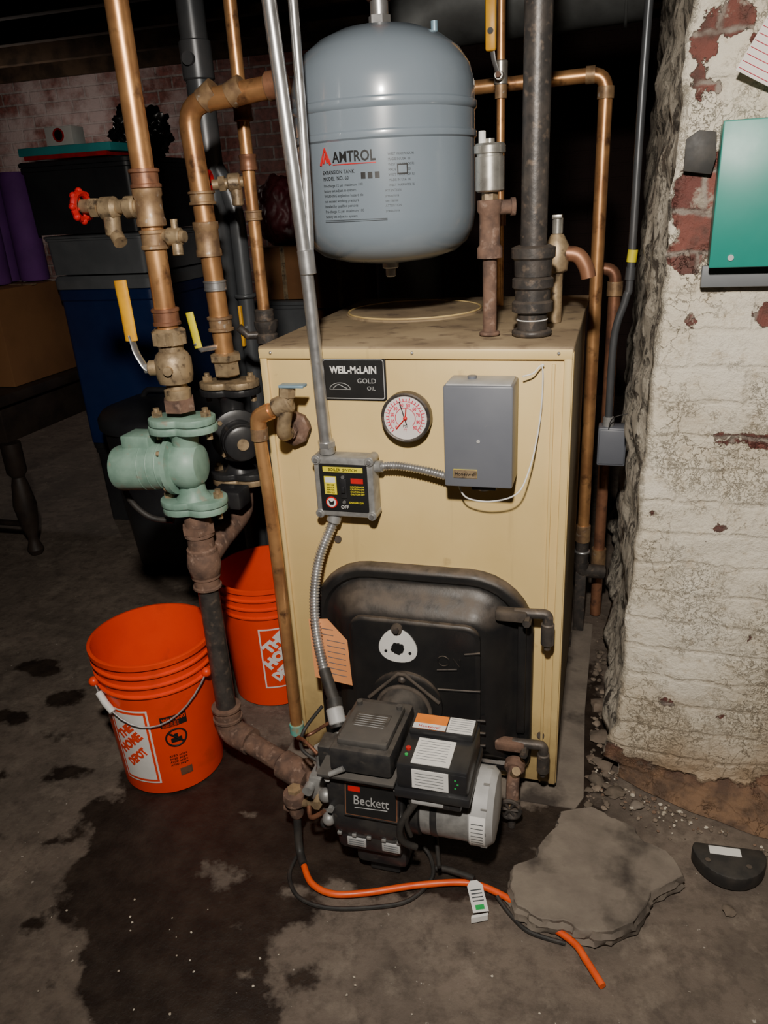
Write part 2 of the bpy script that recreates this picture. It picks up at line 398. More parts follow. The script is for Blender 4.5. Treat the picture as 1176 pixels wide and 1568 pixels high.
def build_column():
    path = []
    y = 1.6
    while y > .085: path.append(('L', y)); y -= .0125
    path.append(('L', .09)); path.append(('C', 0)); x = .012
    while x < 1.35: path.append(('F', x)); x += .0125 if x < .5 else .05
    zs = [0.0]
    while zs[-1] < CEIL: zs.append(min(CEIL, zs[-1] + .0125))
    bm = bmesh.new(); la = bm.verts.layers.float.new('peel'); lb = bm.verts.layers.float.new('side'); cols = []
    for kind, p in path:
        col = []
        for z in zs:
            cx = cornx(z)
            n1 = noise.noise(V((p * 4, z * 4, 5 if kind == 'L' else 9))); n2 = noise.noise(V((p * 16, z * 16, 2)))
            n3 = noise.noise(V((z * 9, 1.5, 3))) ; n4 = noise.noise(V((z * 28, 7.5, 3)))
            flare = max(0, .14 - z) / .14
            if z < .045: flare = -.4
            if kind == 'L':
                k = min(1, (p - .08) / .25)
                co = V((cx + .004 + n1 * .03 * (.3 + k) + n2 * .012 + n4 * .004 - flare * .03, p, z)); pe = -.1 + n1 * .3 ; sd = 1
                if p < .12: pe = peelf(cx, z) ; sd = .8
            elif kind == 'C':
                co = V((cx + n3 * .008 + n4 * .005 - flare * .035, .084 + n2 * .004, z)); pe = peelf(cx, z); sd = .5
            else:
                X = cx + p
                lip = .004 if z > .05 else -.002
                base_y = .08 - lip - max(0, (.055 - z)) * 2.0 * min(1, p * 3.4) - max(0, .5 - z) * .03 * min(1, p * 4)
                co = V((X + (n3 * .008 + n4 * .005 - flare * .035) * max(0, 1 - p / .06), base_y + n1 * .012 + n2 * .0055, z)); pe = peelf(X, z); sd = 0
                if pe > 0: co.y += .005
            v = bm.verts.new(co); v[la] = pe; v[lb] = sd; col.append(v)
        cols.append(col)
    for a, c in zip(cols, cols[1:]):
        for j in range(len(zs) - 1):
            f = bm.faces.new((a[j], c[j], c[j + 1], a[j + 1])); f.smooth = True
    me = bpy.data.meshes.new('wall_column'); bm.to_mesh(me); bm.free()
    o = bpy.data.objects.new('wall_column', me); SC.collection.objects.link(o)
    m, nt, b = newmat('peeling_painted_plaster')
    ap = nt.nodes.new('ShaderNodeAttribute'); ap.attribute_name = 'peel'
    asd = nt.nodes.new('ShaderNodeAttribute'); asd.attribute_name = 'side'
    g = nt.nodes.new('ShaderNodeNewGeometry')
    vn = nt.nodes.new('ShaderNodeTexNoise'); vn.inputs['Scale'].default_value = 16; vn.inputs['Detail'].default_value = 9; vn.inputs['Roughness'].default_value = .65; nt.links.new(g.outputs['Position'], vn.inputs['Vector'])
    def dist(a):
        vm = nt.nodes.new('ShaderNodeVectorMath'); vm.operation = 'MULTIPLY_ADD'; nt.links.new(vn.outputs['Color'], vm.inputs[0]); vm.inputs[1].default_value = (a, a, a); nt.links.new(g.outputs['Position'], vm.inputs[2]); return vm
    vm = dist(.12)
    def vor(sc):
        v_ = nt.nodes.new('ShaderNodeTexVoronoi'); v_.feature = 'DISTANCE_TO_EDGE'; v_.inputs['Scale'].default_value = sc; nt.links.new(vm.outputs[0], v_.inputs['Vector']); return v_.outputs[0]
    gate = ramp(nt, noise_n(nt, 5, 5), .46, .62)
    crack1 = math_n(nt, 'MULTIPLY', math_n(nt, 'SUBTRACT', 1.0, ramp(nt, vor(26), .0, .022)), gate)
    crack2 = math_n(nt, 'MULTIPLY', math_n(nt, 'SUBTRACT', 1.0, ramp(nt, vor(70), .0, .05)), ramp(nt, noise_n(nt, 7, 4), .53, .64))
    crack = math_n(nt, 'MAXIMUM', crack1, math_n(nt, 'MULTIPLY', crack2, .6))
    sp = nt.nodes.new('ShaderNodeSeparateXYZ'); nt.links.new(g.outputs['Position'], sp.inputs[0])
    cb = nt.nodes.new('ShaderNodeCombineXYZ'); nt.links.new(math_n(nt, 'ADD', sp.outputs[0], sp.outputs[1]), cb.inputs[0]); nt.links.new(math_n(nt, 'ADD', sp.outputs[2], .02), cb.inputs[1])
    cbd = nt.nodes.new('ShaderNodeVectorMath'); cbd.operation = 'MULTIPLY_ADD'; nt.links.new(vn.outputs['Color'], cbd.inputs[0]); cbd.inputs[1].default_value = (.03, .03, 0); nt.links.new(cb.outputs[0], cbd.inputs[2])
    t = nt.nodes.new('ShaderNodeTexBrick'); nt.links.new(cbd.outputs[0], t.inputs['Vector'])
    for kk, vv in (('Color1', (.24, .085, .065, 1)), ('Color2', (.17, .06, .05, 1)), ('Mortar', (.32, .27, .23, 1)), ('Scale', 1), ('Brick Width', .19), ('Row Height', .062), ('Mortar Size', .007), ('Mortar Smooth', .8)):
        t.inputs[kk].default_value = vv
    paint = mixc(nt, ramp(nt, noise_n(nt, 5, 8, .65), .38, .66), (.90, .83, .69), (.77, .68, .52))
    paint = mixc(nt, math_n(nt, 'MULTIPLY', ramp(nt, noise_n(nt, 40, 6, .75), .55, .72), .8), paint, (.54, .44, .31))
    paint = mixc(nt, math_n(nt, 'MULTIPLY', t.outputs['Fac'], .10), paint, (.50, .42, .31))
    paint = mixc(nt, math_n(nt, 'MULTIPLY', ramp(nt, noise_n(nt, 3.2, 8, .7), .55, .75), .5), paint, (.50, .40, .27))
    paint = mixc(nt, math_n(nt, 'MULTIPLY', crack, .65), paint, (.28, .21, .14))
    paint = mixc(nt, ramp(nt, math_n(nt, 'ADD', sp.outputs[2], math_n(nt, 'MULTIPLY', noise_n(nt, 8, 5), .5)), .52, .25), paint, (.45, .32, .20))
    brick = mixc(nt, ramp(nt, noise_n(nt, 30), .45, .7), t.outputs['Color'], (.10, .055, .045))
    brick = mixc(nt, ramp(nt, noise_n(nt, 18, 6, .7), .56, .64), brick, (.42, .36, .29))
    low = ramp(nt, sp.outputs[2], .14, .03)
    brick = mixc(nt, low, brick, mixc(nt, ramp(nt, noise_n(nt, 25), .4, .6), (.26, .155, .09), (.12, .075, .05)))
    pk = math_n(nt, 'ADD', ap.outputs['Fac'], math_n(nt, 'MULTIPLY', math_n(nt, 'SUBTRACT', noise_n(nt, 26, 8, .7), .5), 1.8))
    mask = ramp(nt, pk, .02, .06)
    rare = ramp(nt, noise_n(nt, 13, 9, .8), .71, .72)
    mask = math_n(nt, 'MAXIMUM', mask, rare)
    mask = math_n(nt, 'MAXIMUM', mask, ramp(nt, math_n(nt, 'ADD', sp.outputs[2], math_n(nt, 'MULTIPLY', noise_n(nt, 20, 6), .06)), .082, .076))
    front = mixc(nt, mask, paint, brick)
    svec = nt.nodes.new('ShaderNodeVectorMath'); svec.operation = 'MULTIPLY'; nt.links.new(vm.outputs[0], svec.inputs[0]); svec.inputs[1].default_value = (1, 1, .6)
    sf = ramp(nt, noise_n(nt, 26, 9, .75, svec.outputs[0]), .43, .48)
    dirty = mixc(nt, ramp(nt, noise_n(nt, 15, 5), .35, .65), (.06, .05, .043), (.18, .15, .12))
    side = mixc(nt, sf, dirty, (.74, .67, .55))
    sd = ramp(nt, math_n(nt, 'ADD', asd.outputs['Fac'], math_n(nt, 'MULTIPLY', math_n(nt, 'SUBTRACT', noise_n(nt, 22, 6), .5), .8)), .45, .55)
    col = mixc(nt, sd, front, side)
    nt.links.new(col, b.inputs['Base Color']); b.inputs['Roughness'].default_value = .5
    h = math_n(nt, 'SUBTRACT', math_n(nt, 'SUBTRACT', math_n(nt, 'MULTIPLY', noise_n(nt, 18, 9, .72), 1.6), math_n(nt, 'MULTIPLY', mask, .8)), math_n(nt, 'MULTIPLY', crack, .35))
    h = math_n(nt, 'SUBTRACT', h, math_n(nt, 'MULTIPLY', t.outputs['Fac'], .25))
    h = math_n(nt, 'ADD', h, math_n(nt, 'MULTIPLY', math_n(nt, 'MULTIPLY', sf, asd.outputs['Fac']), .7))
    bump(nt, b, h, 1.0, .008)
    me.materials.append(m)
build_column()

# ------------------------------------------------------------------ boiler
W = .285; BT = .9466; BD = .665
b = B('oil_boiler')
b.box((-W + .004, .004, .03), (W - .004, BD, BT - .004), JSIDE_SHADE, .003)
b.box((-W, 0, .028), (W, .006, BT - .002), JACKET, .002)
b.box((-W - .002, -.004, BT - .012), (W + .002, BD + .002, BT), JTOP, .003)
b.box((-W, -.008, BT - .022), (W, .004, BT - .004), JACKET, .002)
b.box((-W, -.006, .03), (-W + .014, .002, BT - .02), JACKET, .0025)
b.box((W - .014, -.008, .03), (W, .002, BT - .02), JACKET, .0025)
b.box((W - .034, -.005, .03), (W - .028, .002, BT - .03), JACKET, .002)
b.box((W - .014, -.003, .03), (W + .002, .02, BT - .006), JACKET, .002)
b.rev([(.155, 0), (.155, .003), (.148, .006), (.135, .0065), (0, .0065)], (-.09, .42, BT), (0, 0, 1), JTOP, 48)
b.torus((-.09, .42, BT + .006), (0, 0, 1), .15, .002, JACKET, 48, 6)
for x in (-.27, .27): b.box((x - .015, .02, 0.002), (x + .015, .06, .03), IRON, .002)
for x in (-.27, .27): b.box((x - .015, .58, 0.002), (x + .015, .62, .03), IRON, .002)
b.pillow((-.1025, 0, .887), .122, .079, .006, [(0, 0), (0, .003), (.0012, .0038), (.002, .0038)], INK)
b.pillow((-.1025, -.0037, .887), .116, .073, .005, [(0, 0), (0, .0004), (.001, .0004)], LGREY)
b.pillow((-.1025, -.0040, .887), .113, .070, .004, [(0, 0), (0, .0004), (.001, .0004)], INK)
b.text('WEIL-McLAIN', (-.1025, -.0046, .898), .0185, WHITE, align='CENTER', bold=.0005, sx=.80)
b.text('GOLD', (-.078, -.0046, .880), .0125, LGREY, align='CENTER', sx=1.05)
b.text('OIL', (-.070, -.0046, .867), .0105, LGREY, align='CENTER')
arc = [(-.150 + .020 + .020 * math.cos(math.pi - math.pi * k / 16), -.0047, .868 + .012 * math.sin(math.pi * k / 16)) for k in range(17)]
b.tube(arc, .0006, LGREY, seg=4); b.tube([(-.15, -.0047, .868), (-.11, -.0047, .868)], .0005, LGREY, seg=4)
b.tube([(-.143, -.0047, .870), (-.133, -.0047, .877), (-.122, -.0047, .872), (-.116, -.0047, .870)], .0008, LGREY, smooth=4, seg=4)
for x, z in ((-.159, .562), (.252, .148)): b.cyl((x, .0, z), (x, -.0045, z), .0075, DUSTY)
for x, z in ((.01, .936), (-.26, .936), (.262, .936)): b.sph((x, -.009, z), .003, GALV, seg=8)
b.cyl((-.225, .0, .791), (-.225, -.004, .791), .03, DUSTY)
DC = (.008, 0, .287)
b.pillow((DC[0], 0, DC[2]), .452, .462, .05, [(0, 0), (0, .018), (.004, .024), (.012, .027), (.022, .026), (.028, .020), (.036, .022), (.050, .036), (.065, .052), (.078, .062), (.088, .066), (.10, .068), (.12, .068), (.2, .068)], DOOR, rt=.125)
b.pillow((DC[0], -.066, DC[2] - .005), .262, .30, .03, [(0, 0), (0, .008), (.004, .011), (.010, .012)], DOOR, rt=.03)
for x0, x1, z in ((.055, .095, .33), (.055, .14, .285), (.11, .14, .372)):
    b.tube([(x0, -.077, z), (x1, -.077, z + .006)], .0032, DOOR)
b.torus((.068, -.077, .352), (0, 1, 0), .011, .0025, DOOR, 20, 6)
b.tube([(.088, -.077, .343), (.088, -.077, .36), (.1, -.077, .343), (.1, -.077, .36)], .0025, DOOR)
for z in (.22, .19, .16): b.tube([(.115, -.077, z), (.15, -.077, z + .003)], .003, DOOR)
b.box((-.205, -.030, .44), (-.195, -.02, .47), DUSTY, .002)
for z in (.453, .152):
    b.box((.165, -.060, z - .011), (.225, -.035, z + .011), RUST if z < .3 else DUSTY, .005)
    b.tube([(.20, -.045, z + .003), (.262, -.045, z + .006), (.262, -.047, z - .02)], .010, IRON, fillet=.01)
    b.cyl((.262, -.047, z - .012), (.262, -.047, z - .058), .0125, IRON, bev=.002)
    b.cyl((.262, -.047, z - .058), (.262, -.047, z - .068), .006, IRON)
    b.cyl((.225, -.045, z - .004), (.225, -.072, z - .004), .008, IRON, seg=6)
b.box((.205, -.034, .17), (.222, -.02, .43), DOOR, .003)
SPC = V((-.022, -.078, .376))
pl = []
for k in range(36):
    a = 2 * math.pi * k / 36; rr_ = .0385 + .002 * math.cos(3 * (a - math.pi / 2)); pl.append((rr_ * math.cos(a), rr_ * math.sin(a) * .97))
b.prism(pl, SPC, (1, 0, 0), (0, 0, 1), .003, WHITE)
b.cyl(SPC + V((0, -.002, -.003)), SPC + V((0, -.006, -.003)), .0115, INK, seg=10)
for k in range(9):
    a = k * 2 * math.pi / 9; q = SPC + V((.010 * math.cos(a), -.002, .009 * math.sin(a) - .003)); b.cyl(q, q + V((0, -.0035, 0)), .0035 + .0015 * (k % 2), INK, seg=6)
for a in (205, 335):
    q = SPC + V((.027 * math.cos(math.radians(a)), 0, .027 * math.sin(math.radians(a)))); b.cyl(q, q + V((0, -.0045, 0)), .0032, INK, seg=8)
b.cyl(SPC + V((0, 0, .041)), SPC + V((0, -.008, .041)), .011, DUSTY, seg=12); b.cyl(SPC + V((0, -.006, .041)), SPC + V((0, -.014, .041)), .006, IRON, seg=6)
b.tube([(-.085, -.09, .255), (-.022, -.088, .318), (-.008, -.088, .318), (.060, -.09, .262)], .004, DUSTY)
b.sph((-.015, -.086, .305), .009, IRON, seg=12)
b.rev([(.075, 0), (.075, .008), (.068, .012), (.06, .012)], (-.01, -.078, .245), (0, -1, 0), DOOR, 32)
b.done()
b = B('concrete_boiler_pad'); 
b.prism([(-.33, -.03), (.05, -.04), (.33, -.035), (.345, .0), (.335, .3), (.34, .72), (-.33, .72)], (0, 0, -.004), (1, 0, 0), (0, 1, 0), .006, CONCB, 0); b.done()

b = B('pressure_gauge')
gc = V((-.001, 0, .824))
b.cyl(gc + V((0, -.002, 0)), gc + V((0, -.012, 0)), .030, IRON)
b.rev([(.044, 0), (.0455, .004), (.0455, .022), (.043, .024), (.040, .0225), (0, .0225)], gc + V((0, -.008, 0)), (0, -1, 0), IRON, 40)
b.cyl(gc + V((0, -.030, 0)), gc + V((0, -.0312, 0)), .0395, GLASS_W, seg=40)
for k in range(28):
    a = math.radians(225 - 270 * k / 27); r0, r1 = .031, (.0355 if k % 3 else .0375)
    b.tube([gc + V((r0 * math.cos(a), -.0313, r0 * math.sin(a))), gc + V((r1 * math.cos(a), -.0313, r1 * math.sin(a)))], .0009, PINK, seg=4)
for rr_ in (.0305, .0185):
    b.tube([gc + V((rr_ * math.cos(math.radians(225 - 270 * k / 30)), -.0313, rr_ * math.sin(math.radians(225 - 270 * k / 30)))) for k in range(31)], .0007, PINK, seg=4)
for k in range(10):
    a = math.radians(225 - 270 * k / 9); b.text(str(k * 10), gc + V((.0245 * math.cos(a), -.0315, .0245 * math.sin(a) - .003)), .0092, PINK, align='CENTER', sx=.8, bold=.0003)
b.tube([gc + V((.002, -.032, -.012)), gc + V((-.010, -.032, .030))], .0010, INK, seg=6)
b.tube([gc + V((.0, -.0325, .0)), gc + V((-.017, -.0325, -.020))], .0012, RED, seg=6)
b.tube([gc + V((.0, -.0325, .0)), gc + V((.002, -.0325, .018))], .0012, RED, seg=6)
b.sph(gc + V((0, -.0325, 0)), .004, RED, seg=12)
b.text('PSI', gc + V((-.005, -.0315, -.017)), .007, INK); b.text('FT', gc + V((-.004, -.0315, -.024)), .006, PINK)
b.done()

b = B('heating_control_box')
b.box((.078, -.078, .716), (.196, -.001, .895), GREYBOX, .004)
b.box((.082, -.074, .890), (.192, -.006, .8975), LGREY, .002)
b.cyl((.12, -.03, .897), (.12, -.03, .902), .008, GREYBOX)
b.box((.094, -.0795, .733), (.136, -.0775, .749), YELB, .0008)
b.box((.0945, -.0797, .7335), (.1355, -.0790, .7485), BRASS)
b.text('Honeywell', (.115, -.0802, .738), .0088, INK, align='CENTER', sx=.95)
b.box((.12, -.05, .700), (.165, -.01, .717), BLACK, .003)
b.cyl((.14, -.03, .70), (.14, -.03, .695), .01, GALV)
b.cyl((.138, -.077, .80), (.138, -.0795, .80), .003, LGREY, seg=12)
b.done()
b = B('thermostat_wire')
b.tube([(.205, -.028, .901), (.222, -.022, .905), (.236, -.016, .915), (.237, -.014, .86), (.232, -.02, .80), (.222, -.045, .745), (.204, -.065, .705), (.160, -.06, .685), (.115, -.05, .684), (.098, -.04, .698), (.095, -.03, .710)], .0014, WHITE, smooth=8, seg=8)
b.sph((.236, -.010, .916), .003, WHITE, seg=8)
b.done()

b = B('electrical_junction_box')
b.pillow((-.122, -.0085, .689), .118, .120, .012, [(0, 0), (0, .0315), (.002, .0345), (.006, .0355)], ALU)
for sx in (-1, 1):
    for sz in (-1, 1):
        b.cyl((-.122 + sx * .052, -.009, .689 + sz * .054), (-.122 + sx * .052, -.047, .689 + sz * .054), .009, ALU, bev=.001)
        b.cyl((-.122 + sx * .052, -.046, .689 + sz * .054), (-.122 + sx * .052, -.0495, .689 + sz * .054), .0045, GALV, seg=8)
b.pillow((-.122, -.044, .689), .094, .094, .003, [(0, 0), (0, .002), (.0005, .002)], INK)
Y = -.0468
b.box((-.161, Y - .0003, .721), (-.083, Y + .001, .731), YELB)
b.text('BOILER  SWITCH', (-.122, Y - .0008, .7235), .0075, INK, align='CENTER')
b.box((-.160, Y - .0003, .676), (-.136, Y + .001, .712), YELB)
b.box((-.158, Y - .0006, .700), (-.138, Y, .710), WHITE)
b.box((-.108, Y - .0003, .676), (-.082, Y + .001, .712), INK)
b.box((-.107, Y - .0006, .700), (-.083, Y, .710), RED)
for k in range(4):
    b.text('CAUTION OFF', (-.095, Y - .0008, .692 - k * .005), .0042, YELB, align='CENTER'); b.text('SERVICE', (-.148, Y - .0008, .694 - k * .005), .0042, INK, align='CENTER')
b.box((-.128, Y - .002, .670), (-.116, Y, .708), BLACK, .001)
b.box((-.1255, Y - .007, .682), (-.1185, Y, .694), BLACK, .001)
for z in (.712, .662): b.cyl((-.122, Y - .001, z), (-.122, Y - .003, z), .0035, GALV, seg=10)
b.cyl((-.148, Y - .0002, .660), (-.148, Y - .001, .660), .0115, RED, seg=24); b.cyl((-.148, Y - .001, .660), (-.148, Y - .0016, .660), .009, WHITE, seg=24)
b.prism([(-.004, -.005), (.004, -.005), (.006, .005), (0, .001), (-.006, .005)], (-.148, Y - .0016, .660), (1, 0, 0), (0, 0, 1), .0004, INK)
b.text('OFF', (-.122, Y - .0008, .6485), .009, WHITE, align='CENTER')
b.text('DANGER 120V', (-.098, Y - .0008, .660), .0045, YELB, align='CENTER')
b.done()

b = B('steel_conduit')
b.tube([(-.222, -.03, CEIL - .001), (-.192, -.03, 1.50), (-.166, -.03, 1.10), (-.160, -.03, .86), (-.157, -.028, .756)], .0115, GALV, fillet=.12, seg=18)
b.cyl((-.157, -.026, .765), (-.157, -.026, .750), .015, ALU, bev=.002)
b.hexn((-.157, -.027, .775), (-.157, -.026, .765), .017, GALV)
b.cyl((-.1655, -.03, 1.115), (-.1635, -.03, 1.075), .0145, GALV, bev=.001)
b.cyl((-.1965, -.03, 1.56), (-.195, -.03, 1.54), .0135, GALV)
b.tube([(-.158, -.012, CEIL - .001), (-.158, -.012, 1.30), (-.160, -.02, 1.13), (-.163, -.026, 1.085)], .0078, GALV, fillet=.1, seg=14)
b.done()
b = B('flexible_metal_conduit')
b.tube([(-.060, -.026, .728), (-.02, -.03, .733), (.03, -.033, .728), (.076, -.035, .718)], .0075, GALV, smooth=8, ribs=.005, ribd=.0011)
b.cyl((-.062, -.026, .728), (-.050, -.028, .730), .011, ALU)
b.done()
b = B('flexible_metal_conduit')
b.tube([(-.150, -.024, .626), (-.160, -.03, .600), (-.183, -.05, .54), (-.190, -.075, .47), (-.180, -.105, .40), (-.150, -.15, .335), (-.118, -.19, .295)], .0095, GALV, smooth=8, ribs=.006, ribd=.0013)
b.cyl((-.150, -.024, .628), (-.156, -.029, .61), .014, ALU, bev=.002)
b.tube([(-.155, -.143, .345), (-.125, -.18, .305)], .012, BLACKH)
b.tube([(-.125, -.18, .308), (-.112, -.205, .285), (-.106, -.215, .272)], .0155, BLACKH)
b.cyl((-.120, -.195, .300), (-.108, -.212, .277), .0165, LGREY, bev=.002)
b.done()

b = B('service_tag')
tp = [(-.200, .425), (-.160, .430), (-.122, .385), (-.118, .280), (-.198, .290)]
b.prism([(x, z) for x, z in tp], (0, -.092, 0), (1, 0, 0), (0, 0, 1), .0008, OTAG)
for k in range(9): b.tube([(-.165, -.0932, .408 - k * .013), (-.128, -.0932, .404 - k * .013)] if k > 1 else [(-.175, -.0932, .408 - k * .013), (-.150, -.0932, .406 - k * .013)], .0009, DGREY, seg=4)
b.torus((-.183, -.0932, .418), (0, 1, 0), .006, .0015, OTAG, 16, 6)
b.tube([(-.183, -.0932, .418), (-.195, -.088, .44), (-.190, -.075, .455)], .0008, GALV)
b.done()

# ------------------------------------------------------------------ expansion tank
b = B('expansion_tank')
TX, TY, TR = -.08, .2, .166
b.rev([(0, 1.472), (.035, 1.471), (.075, 1.463), (.11, 1.449), (.14, 1.428), (.158, 1.402), (.1655, 1.374), (.166, 1.346), (.1695, 1.343), (.1702, 1.338), (.1695, 1.333), (.166, 1.329), (.166, 1.297), (.1692, 1.294), (.1698, 1.2895), (.1692, 1.285), (.166, 1.282),
       (.166, 1.16), (.162, 1.133), (.150, 1.108), (.128, 1.091), (.09, 1.080), (.04, 1.074), (0, 1.073)], (TX, TY, 0), (0, 0, 1), TANK, 72)
b.cyl((TX, TY, 1.074), (TX, TY, 1.062), .016, GALV, bev=.002); b.cyl((TX, TY, 1.064), (TX, TY, 1.046), .010, GALV, bev=.002)
b.hexn((TX, TY, 1.468), (TX, TY, 1.486), .02, GALV); b.cyl((TX, TY, 1.484), (TX, TY, 1.51), .016, GALV); b.cyl((TX, TY, 1.508), (TX, TY, 1.56), .021, COPPER_D, bev=.002)
b.cyl((TX, TY, 1.55), (TX, TY, CEIL - .001), .0145, COPPER_D)
b.cyl((TX + .10, TY - .01, 1.445), (TX + .10, TY - .01, 1.467), .006, LBLUE)
A0 = math.radians(15.6)
def tankmap(off):
    def f(x, y, z):
        a = A0 + off + x / TR; r = TR + .0006 + z * .5
        return V((TX + r * math.sin(a), TY - r * math.cos(a), y))
    return f
o0 = math.radians(-42)
f = tankmap(o0)
b.text('AMTROL', None, .0235, INK, fn=lambda x, y, z: f(x + .026, y + 1.250, z), bold=.0005, sx=.84)
b.tube([f(-.001, 1.247, .001), f(.010, 1.272, .001), f(.021, 1.247, .001)], .0022, RED, seg=6); b.tube([f(.006, 1.250, .001), f(.011, 1.262, .001), f(.015, 1.250, .001)], .0018, RED, seg=6)
b.patch(lambda x, y, z: f(x, y, z), .026, .105, 1.2455, 1.2470, RED)
def lines(x0, y0, n, size, txts, m=DGREY, dy=None, sx=.9):
    for k in range(n): b.text(txts[k % len(txts)], None, size, m, fn=lambda x, y, z, k=k: f(x + x0, y + y0 - k * (dy or size * 1.15), z), sx=sx)
lines(.002, 1.232, 2, .0085, ['EXPANSION TANK', 'MODEL  NO. 60'], INK)
lines(.002, 1.212, 7, .0062, ['Pre-charge 12 psi  maximum 100', 'factory set adjust to system', 'WARNING explosion hazard do', 'not exceed working pressure', 'installed by qualified persons'], dy=.0083, sx=.95)
lines(.125, 1.256, 7, .0055, ['WEST WARWICK RI', 'MADE IN USA  00'], dy=.008)
b.patch(lambda x, y, z: f(x, y, z), .14, .158, 1.226, 1.242, INK); b.patch(lambda x, y, z: f(x, y, z), .142, .156, 1.228, 1.240, TANK, th=.0016)
lines(.118, 1.200, 5, .0055, ['ATTENTION', 'precautions', 'see manual'], dy=.008)
for q in (.078, .090, .102): b.patch(lambda x, y, z: f(x, y, z), q, q + .008, 1.222, 1.232, INK)
for yy in (1.155, 1.1575): b.patch(lambda x, y, z: f(x, y, z), .0, .12, yy, yy + .0007, DGREY)
b.done()

# ------------------------------------------------------------------ top risers right
b = B('black_iron_riser_pipe')
rx, ry = .206, .10
b.cyl((rx, ry, BT + .001), (rx, ry, CEIL - .001), .0225, IRON, seg=32)
b.rev([(.029, 0), (.036, .003), (.036, .018), (.031, .022), (.031, .040), (.036, .044), (.036, .058), (.030, .062)], (rx, ry, .988), (0, 0, 1), IRON, 32)
b.rev([(.027, 0), (.032, .003), (.033, .03), (.038, .034), (.038, .05), (.028, .054)], (rx, ry, 1.048), (0, 0, 1), IRON, 32)
b.cyl((rx, ry, BT + .001), (rx, ry, .985), .026, IRON, seg=28); b.torus((rx, ry, BT + .007), (0, 0, 1), .03, .006, IRON)
b.torus((rx, ry, .976), (0, 0, 1), .0265, .0012, WHITE)
b.done()
b = B('air_vent_riser')
ax, ay = .130, .10
b.cyl((ax, ay, BT + .001), (ax, ay, 1.10), .0125, RUST, seg=24); b.torus((ax, ay, BT + .005), (0, 0, 1), .015, .004, RUST)
coupling(b, ax, ay, 1.082, 1.178, .018, RUST, .004)
b.cyl((ax, ay, 1.165), (ax + .042, ay + .01, 1.165), .012, RUST, bev=.002); b.cyl((ax + .035, ay + .008, 1.165), (ax + .042, ay + .01, 1.165), .015, RUST)
b.hexn((ax, ay, 1.176), (ax, ay, 1.19), .014, BRASS)
b.rev([(.02, 0), (.0245, .003), (.0245, .055), (.022, .056), (.022, .060), (.0265, .061), (.0265, .072), (.023, .076), (.008, .077), (.008, .083), (0, .083)], (ax, ay, 1.19), (0, 0, 1), SILVER, 32)
b.cyl((ax - .012, ay - .006, 1.264), (ax - .012, ay - .006, 1.285), .006, WHITE, bev=.001)
b.done()

b = B('copper_supply_pipe')
b.tube([(-.05, .69, 1.415), (.300, .69, 1.42), (.300, .69, .255)], .0155, COPPER, fillet=.035, seg=20)
b.cyl((.255, .69, 1.42), (.275, .69, 1.42), .0185, SOLDER); b.cyl((.300, .69, 1.395), (.300, .69, 1.37), .0185, SOLDER)
b.cyl((.3, .69, .33), (.3, .69, .28), .020, SOLDER, bev=.002); b.cyl((.3, .69, .28), (.3, .69, .2), .018, IRON)
b.tube([(.3, .69, .215), (.3, .69, .19), (.36, .71, .18)], .02, IRON, fillet=.02)
b.box((.285, .675, 0), (.315, .705, .19), IRON, .003)
b.torus((.3, .69, .25), (0, 0, 1), .018, .004, GALV)
b.done()
b = B('copper_return_pipe')
b.tube([(.26, .78, 1.0), (.345, .78, .995), (.345, .78, .1), (.345, .78, .005)], .0155, COPPER_D, fillet=.03, seg=18)
b.cyl((.345, .78, .965), (.345, .78, .93), .0195, SOLDER); b.cyl((.345, .78, .22), (.345, .78, .15), .0205, SOLDER)
b.done()
b = B('copper_branch_pipe_with_valve')
bx = .092
b.cyl((bx, .5, BT + .001), (bx, .5, 1.455), .0085, COPPER, seg=18)
b.cyl((bx, .5, 1.12), (bx, .5, 1.15), .013, COPPER_D)
b.cyl((bx, .5, 1.37), (bx, .5, 1.395), .0125, SOLDER)
b.cyl((bx, .5, 1.395), (bx, .5, 1.44), .014, SILVER, bev=.002); b.cyl((bx, .5, 1.41), (bx, .465, 1.41), .009, SILVER, bev=.001); b.cyl((bx, .466, 1.41), (bx, .455, 1.41), .006, RUST, seg=6)
b.cyl((bx, .5, 1.44), (bx, .5, CEIL - .001), .0085, COPPER)
b.tube([(bx, .463, 1.41), (bx - .008, .452, 1.435), (bx - .012, .448, 1.46)], .006, GALV, flat=.4)
b.box((bx - .024, .440, 1.45), (bx - .002, .452, 1.56), YEL, .005)
b.cyl((bx - .013, .4395, 1.485), (bx - .013, .4385, 1.485), .006, INK, seg=12)
b.done()
b = B('brass_relief_valve')
b.tube([(.235, .25, BT + .001), (.235, .25, 1.03), (.235, .25, 1.09)], .013, BRASS)
b.rev([(.014, 0), (.021, .004), (.023, .02), (.023, .05), (.016, .062), (.012, .07)], (.235, .25, 1.04), (0, 0, 1), BRASS, 24)
b.cyl((.235, .25, 1.11), (.235, .25, 1.14), .010, SILVER, bev=.002); b.box((.225, .238, 1.138), (.243, .262, 1.145), SILVER, .001)
b.tube([(.235, .25, 1.075), (.272, .25, 1.072), (.29, .25, 1.05), (.296, .25, 1.03)], .0145, COPPER_D, smooth=5)
b.done()

